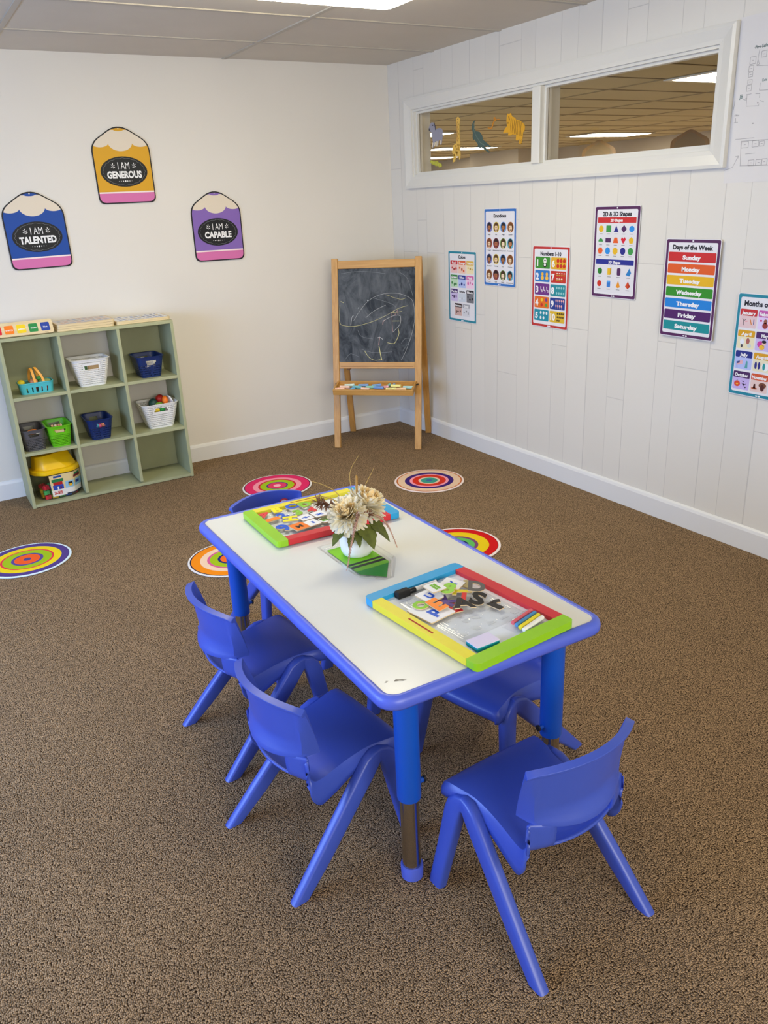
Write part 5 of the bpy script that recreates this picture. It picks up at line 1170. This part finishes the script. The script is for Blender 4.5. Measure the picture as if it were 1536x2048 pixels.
def p_months(q):
    title(q, 'Months of the Year', .215, .021, .167)
    D_ = [('January', (196, 44, 48), (226, 196, 196)), ('February', (196, 90, 168), (224, 204, 238)), ('March', (60, 150, 80), (205, 228, 200)), ('April', (216, 160, 24), (234, 224, 186)), ('May', (78, 40, 100), (200, 184, 228)), ('June', (220, 90, 50), (235, 205, 190)), ('July', (36, 46, 130), (180, 190, 236)), ('August', (214, 156, 30), (230, 222, 190)), ('September', (190, 50, 50), (230, 200, 196)), ('October', (74, 36, 92), (196, 176, 226)), ('November', (212, 88, 46), (228, 200, 192)), ('December', (40, 130, 90), (200, 226, 214))]
    for i, (s, c, l) in enumerate(D_):
        x = -.083+.083*(i % 3); y = .143-(i//3)*.083
        q.rrect(x-.0385, x+.0385, y-.074, y, .005, h1, C(*l)); q.rrect(x-.0385, x+.0385, y-.026, y, .005, h2, C(*c)); q.text(s, x, y-.014, .014, h3, WT, width=min(.068, .0085*len(s)+.004), bold=.045)
        cy = y-.050
        if s == 'January': q.line([(x-.02, cy-.015), (x-.019, cy+.004), (x-.026, cy+.012)], .0026, h2, C(70, 56, 60)); q.line([(x-.019, cy+.002), (x-.010, cy+.010)], .002, h2, C(70, 56, 60)); q.line([(x-.012, cy+.001), (x-.002, cy+.003)], .003, h2, C(225, 140, 150)); q.line([(x+.010, cy+.010), (x+.017, cy-.010)], .004, h2, C(220, 130, 50)); q.line([(x+.026, cy+.012), (x+.026, cy-.008)], .0034, h2, C(70, 90, 150))
        elif s == 'April': q.ell(x-.016, cy+.004, .010, .012, h2, C(232, 234, 240)); q.ell(x-.016, cy-.013, .005, .007, h2, C(80, 76, 84)); q.ell(x+.010, cy+.008, .008, .012, h2, C(170, 96, 90)); q.ell(x+.018, cy-.010, .009, .008, h2, C(205, 212, 210))
        elif s == 'July': q.poly([(x-.030, cy+.004), (x-.004, cy+.013), (x-.002, cy-.002), (x-.028, cy-.010)], h2, C(226, 176, 180)); q.poly([(x-.030, cy+.004), (x-.016, cy+.009), (x-.015, cy+.001), (x-.029, cy-.004)], h3, C(70, 74, 130)); q.line([(x-.030, cy+.004), (x-.026, cy-.020)], .0015, h2, C(110, 110, 150)); q.poly([(x+.014, cy+.012), (x+.020, cy+.010), (x+.022, cy-.018), (x+.009, cy-.018)], h2, C(86, 160, 160))
        elif s == 'October': q.ell(x-.017, cy-.002, .014, .012, h2, C(216, 76, 40)); q.ell(x-.017, cy-.003, .006, .003, h3, C(240, 170, 40)); q.line([(x-.017, cy+.010), (x-.019, cy+.015)], .002, h2, C(80, 110, 60))
        elif s == 'August': q.ell(x-.025, cy, .0055, .015, h2, C(50, 50, 130)); q.ell(x-.010, cy, .0055, .015, h2, C(50, 50, 130)); q.ell(x+.018, cy-.002, .016, .016, h2, C(236, 238, 238)); q.ell(x+.012, cy-.002, .006, .014, h3, C(40, 150, 150))
        elif s == 'November': q.ell(x-.020, cy-.010, .014, .004, h2, C(190, 90, 50)); q.poly([(x-.026, cy-.010), (x-.014, cy-.010), (x-.016, cy+.008), (x-.023, cy+.008)], h2, C(90, 44, 34)); q.ell(x+.016, cy+.006, .017, .011, h2, C(120, 70, 46)); q.ell(x+.016, cy-.004, .009, .013, h3, C(84, 36, 30))
        elif s == 'May': q.ell(x-.016, cy+.002, .014, .013, h2, C(206, 64, 160)); q.ell(x-.008, cy-.010, .012, .010, h3, C(236, 186, 60)); q.ell(x, cy+.006, .009, .010, h3, C(236, 196, 170)); q.ell(x, cy+.013, .010, .006, h4, C(36, 28, 34))
        elif s == 'February': q.ell(x-.025, cy+.010, .005, .004, h2, C(205, 60, 120)); q.ell(x-.005, cy+.008, .008, .009, h2, C(150, 90, 70)); q.ell(x-.005, cy-.008, .012, .012, h2, C(150, 54, 46))
        else: q.ell(x, cy, .013, .012, h2, C(*c))
        if s == 'October':
            for dx, dy, k in ((.010, .010, .7), (.014, -.001, 1.2), (.022, -.012, .8)): q.poly([(x+dx-.011*k, cy+dy+.005*k), (x+dx-.003*k, cy+dy), (x+dx, cy+dy+.003*k), (x+dx+.003*k, cy+dy), (x+dx+.011*k, cy+dy+.004*k), (x+dx, cy+dy-.006*k)], h2, C(34, 26, 56))
TEAL, BLUEP, REDP, PURP = (34, 132, 152), (52, 112, 186), (190, 52, 48), (84, 36, 84)
poster(.769, .976, TEAL, 'Colors poster with a teal border, nearest to the easel', p_colors)
poster(1.122, 1.206, BLUEP, 'Emotions poster with blue border and sixteen little faces', p_emotions)
poster(1.537, 1.020, REDP, 'Numbers 1-10 poster with a red border', p_numbers)
poster(1.975, 1.204, PURP, '2D and 3D Shapes poster with a purple border', p_shapes, .004)
poster(2.416, 1.068, PURP, 'Days of the Week poster with seven coloured bars and purple border', p_days, .012)
poster(2.795, .867, TEAL, 'Months of the Year poster with teal border, cut by right edge', p_months, .006)

# ------------------------------------------------------------------ plan drawings taped beside the window
paperm = mat('drawing_paper', (222, 218, 213), .7, .3, var=.015, scale=6)
pencilm, greenm = C(160, 156, 154), C(96, 122, 118)
RM = frame((-.0008, 0, 0), (0, -1, 0), (0, 0, 1))
DEC = {'zebra': [(0.4005, 1.8534), (0.3949, 1.8648), (0.4088, 1.8855), (0.4248, 1.8949), (0.4478, 1.8928), (0.4596, 1.8679), (0.4693, 1.8549), (0.4973, 1.8581), (0.5265, 1.8555), (0.5426, 1.8412), (0.5417, 1.8133), (0.5342, 1.788), (0.5277, 1.7689), (0.5109, 1.768), (0.5091, 1.7899), (0.5009, 1.7949), (0.4897, 1.7651), (0.4741, 1.7597), (0.4718, 1.7884), (0.4564, 1.7873), (0.452, 1.7634), (0.4293, 1.7562), (0.4375, 1.7866), (0.4274, 1.8138), (0.4259, 1.8403)],
       'giraffe': [(0.6749, 1.8926), (0.6932, 1.9012), (0.714, 1.8867), (0.7105, 1.8705), (0.7055, 1.8502), (0.707, 1.8083), (0.7118, 1.766), (0.7112, 1.7364), (0.7154, 1.7065), (0.7126, 1.6811), (0.7006, 1.6733), (0.697, 1.6949), (0.6731, 1.6964), (0.6605, 1.6692), (0.6361, 1.6641), (0.6434, 1.6982), (0.631, 1.7206), (0.6399, 1.7543), (0.6746, 1.7645), (0.681, 1.8063), (0.6788, 1.8526), (0.6745, 1.8739)],
       'crocodile': [(0.8578, 1.8669), (0.8413, 1.8502), (0.8449, 1.8256), (0.856, 1.8124), (0.8928, 1.8052), (0.9147, 1.7872), (0.9256, 1.7621), (0.951, 1.748), (0.994, 1.7247), (0.9905, 1.7189), (0.9582, 1.7293), (0.9329, 1.7331), (0.9583, 1.7151), (0.987, 1.6969), (0.9727, 1.6958), (0.9329, 1.7148), (0.9073, 1.7268), (0.8962, 1.7173), (0.8889, 1.7322), (0.8741, 1.7291), (0.8778, 1.7432), (0.8593, 1.759), (0.8445, 1.7724), (0.8369, 1.7648), (0.8296, 1.7839), (0.832, 1.8062), (0.8202, 1.8277), (0.8249, 1.8477), (0.8377, 1.8627)],
       'snake': [(1.0697, 1.8519), (1.0711, 1.8479), (1.0387, 1.8517), (1.0354, 1.8434), (1.0215, 1.8424), (1.0146, 1.8304), (1.0063, 1.8134), (0.9901, 1.8097), (0.9687, 1.8147), (0.9637, 1.8211), (0.9758, 1.8201), (0.99, 1.816), (1.0006, 1.8218), (1.0075, 1.839), (1.0179, 1.8478), (1.0158, 1.8598), (1.0247, 1.8667), (1.0338, 1.8619), (1.0318, 1.8555)],
       'tiger': [(1.1271, 1.8587), (1.1335, 1.8714), (1.1469, 1.8682), (1.16, 1.8725), (1.1702, 1.8544), (1.1933, 1.8465), (1.2033, 1.8361), (1.2326, 1.8295), (1.2586, 1.8158), (1.2737, 1.7994), (1.2723, 1.7807), (1.2598, 1.7704), (1.2572, 1.7479), (1.2514, 1.7254), (1.2452, 1.7163), (1.2288, 1.7214), (1.2315, 1.7423), (1.2121, 1.7361), (1.2022, 1.7407), (1.205, 1.7635), (1.1752, 1.7698), (1.1621, 1.7651), (1.1386, 1.767), (1.1418, 1.7803), (1.1148, 1.7826), (1.1013, 1.7778), (1.0978, 1.7859), (1.1145, 1.802), (1.1312, 1.8121), (1.1241, 1.8359)],
       'caterpillar': [(0.4002, 1.6888), (0.4222, 1.6906), (0.4436, 1.6817), (0.4782, 1.6842), (0.4965, 1.672), (0.5242, 1.6638), (0.5262, 1.6482), (0.4938, 1.6454), (0.49, 1.6568), (0.4667, 1.6536), (0.4514, 1.6611), (0.4238, 1.6671), (0.4042, 1.6795)]}
PL = [[(2.6019, 1.9432), (2.651, 1.9398)],
      [(2.625, 1.934), (2.6197, 1.8807), (2.6663, 1.8756)],
      [(2.6224, 1.9003), (2.63, 1.885), (2.6195, 1.8822)],
      [(2.5878, 1.7888), (2.6102, 1.7891)],
      [(2.6272, 1.7871), (2.6457, 1.7858), (2.6459, 1.7718)],
      [(2.5918, 1.7868), (2.5932, 1.7487), (2.646, 1.7448), (2.6467, 1.7527)],
      [(2.5744, 1.7755), (2.5884, 1.77)],
      [(2.649, 1.7627), (2.6663, 1.7564)],
      [(2.6426, 1.8216), (2.6423, 1.797), (2.6779, 1.7941)],
      [(2.5382, 1.7434), (2.5419, 1.7746)],
      [(2.5271, 1.6925), (2.5283, 1.7595)],
      [(2.5599, 1.6374), (2.6424, 1.637)],
      [(2.594, 1.5418), (2.5863, 1.6292), (2.7019, 1.6263)],
      [(2.5921, 1.5419), (2.7145, 1.5384)],
      [(2.611, 1.5828), (2.6536, 1.5831)],
      [(2.5221, 1.5288), (2.5591, 1.5374), (2.5798, 1.5755)],
      [(2.5679, 1.5762), (2.5814, 1.5779), (2.5806, 1.5692)],
      [(2.5462, 1.6969), (2.5637, 1.6968)],
      [(2.5519, 1.7131), (2.5547, 1.6976)]]
PB = [[(2.5896, 1.9123), (2.6131, 1.8888)], [(2.5879, 1.8838), (2.6072, 1.8652)], [(2.5891, 1.8619), (2.6068, 1.8465)], [(2.5887, 1.8372), (2.6074, 1.8231)], [(2.5873, 1.8198), (2.6069, 1.7998)], [(2.5887, 1.6259), (2.6203, 1.6052)], [(2.637, 1.6268), (2.6636, 1.6052)], [(2.6667, 1.6231), (2.6875, 1.6065)], [(2.6283, 1.5601), (2.652, 1.5402)], [(2.6606, 1.5597), (2.6839, 1.54)], [(2.6865, 1.5612), (2.708, 1.5402)], [(2.6352, 1.9254), (2.6559, 1.9053)]]
def sheet(lb, z0, z1, a0, off):
    q = MB(); q.M = frame((-off, 0, 0), (0, -1, 0), (0, 0, 1)); q.prism([(a0, z0), (3.25, z0), (3.25, z1), (a0, z1)], 0, .0005, paperm)
    for l in PL+[[(b[0][0], b[0][1]), (b[1][0], b[0][1]), (b[1][0], b[1][1]), (b[0][0], b[1][1]), (b[0][0], b[0][1])] for b in PB]+[[(.5*(b[0][0]+b[1][0])-.004, .5*(b[0][1]+b[1][1])), (.5*(b[0][0]+b[1][0])+.004, .5*(b[0][1]+b[1][1]))] for b in PB]:
        zc = sum(p[1] for p in l)/len(l)
        if z0 < zc < z1:
            for p0, p1 in zip(l, l[1:]): q.line([p0, p1], .0016, .0008, pencilm)
    if z1 > 1.8:
        q.text('Fire Safe', 2.632, 1.943, .011, .0008, greenm, width=.052); q.text('JB', 2.567, 1.785, .013, .0008, greenm); q.text('Exit', 2.66, 1.83, .009, .0008, greenm); q.text('Office', 2.556, 1.722, .006, .0008, pencilm); q.ell(2.589, 1.775, .002, .002, .0008, C(40, 40, 40), 8); q.ell(2.641, 1.756, .003, .002, .0008, C(40, 40, 40), 8)
    else: q.text('O', 2.630, 1.6885, .006, .0008, C(70, 68, 70))
    return tag(q.build('plan_drawing'), lb, 'drawing', 'plan drawings on the panelled wall')
sheet('lower pencil floor plan sheet taped on the panelled wall beside the window', 1.482, 1.698, 2.5245, .0008)
sheet('upper pencil floor plan sheet taped on the wall right of the window', 1.690, 2.05, 2.534, .0016)

# ------------------------------------------------------------------ animal stickers on the left pane
DM = frame((.033, 0, 0), (0, -1, 0), (0, 0, 1))
def sticker(nm, lb, c, deco):
    q = MB(); q.M = DM; P = DEC[nm]; q.prism(P, 0, .0006, C(*c))
    cx = sum(p[0] for p in P)/len(P); cz = sum(p[1] for p in P)/len(P); deco(q, cx, cz)
    return tag(q.build(nm+'_sticker'), lb, 'sticker', 'animal stickers on the window')
def d_z(q, x, z):
    q.ell(.440, 1.878, .006, .004, .0008, C(60, 58, 66), 10); q.line([(.452, 1.893), (.464, 1.868), (.468, 1.850)], .009, .0008, C(70, 66, 80)); q.ell(.402, 1.858, .006, .008, .0008, C(60, 58, 66), 10)
    for a in (.475, .49, .505, .52): q.line([(a, 1.852), (a+.004, 1.80)], .003, .0008, C(150, 148, 168))
    for a0, z0, a1, z1 in ((.436, 1.785, .430, 1.760), (.462, 1.785, .456, 1.766), (.480, 1.79, .476, 1.763), (.522, 1.79, .520, 1.770)): q.line([(a0, z0), (a1, z1)], .012, .0008, C(222, 208, 178))
def d_g(q, x, z):
    R = random.Random(2)
    for i in range(13): q.ell(.648+.056*R.random(), 1.70+.055*R.random(), .006, .006, .0008, C(176, 130, 40), 8)
    for i in range(9): q.ell(.688+.012*(i % 2), 1.775+.012*i, .004, .004, .0008, C(186, 140, 60), 8)
    q.line([(.684, 1.87), (.684, 1.775)], .003, .0008, C(150, 80, 50)); q.ell(.69, 1.886, .003, .003, .0008, C(60, 40, 30), 8)
def d_c(q, x, z):
    q.line([(.850, 1.85), (.842, 1.82), (.860, 1.79), (.90, 1.75), (.935, 1.735)], .004, .0008, C(104, 122, 110)); q.ell(.94, 1.742, .003, .003, .0008, C(30, 34, 30), 8)
def d_s(q, x, z): q.ell(1.024, 1.853, .002, .002, .0008, C(90, 50, 20), 8)
def d_t(q, x, z):
    for i in range(7): a = 1.165+.0135*i; q.line([(a, 1.845-.004*i), (a-.006, 1.81-.004*i), (a, 1.778-.004*i)], .0034, .0008, C(120, 84, 24))
    for i in range(3): q.line([(1.238, 1.735-.008*i), (1.254, 1.737-.008*i)], .003, .0008, C(130, 90, 26))
    q.line([(1.143, 1.858), (1.150, 1.838)], .006, .0008, C(120, 80, 24)); q.ell(1.138, 1.826, .004, .004, .0008, C(90, 60, 20), 8)
def d_k(q, x, z):
    for i in range(5): q.ell(.420+.023*i, 1.681-.006*i, .010, .008, .0008, C(192, 190, 70), 10)
sticker('zebra', 'grey zebra sticker at the left end of the left pane', (150, 148, 160), d_z)
sticker('giraffe', 'yellow spotted giraffe sticker on the left pane', (222, 180, 84), d_g)
sticker('crocodile', 'dark green crocodile sticker in the middle of the left pane', (72, 92, 84), d_c)
sticker('snake', 'small orange snake sticker left of the tiger', (196, 128, 36), d_s)
sticker('tiger', 'striped yellow tiger sticker at the right of the left pane', (218, 160, 36), d_t)
sticker('caterpillar', 'lime green caterpillar sticker low on the left pane', (178, 176, 56), d_k)
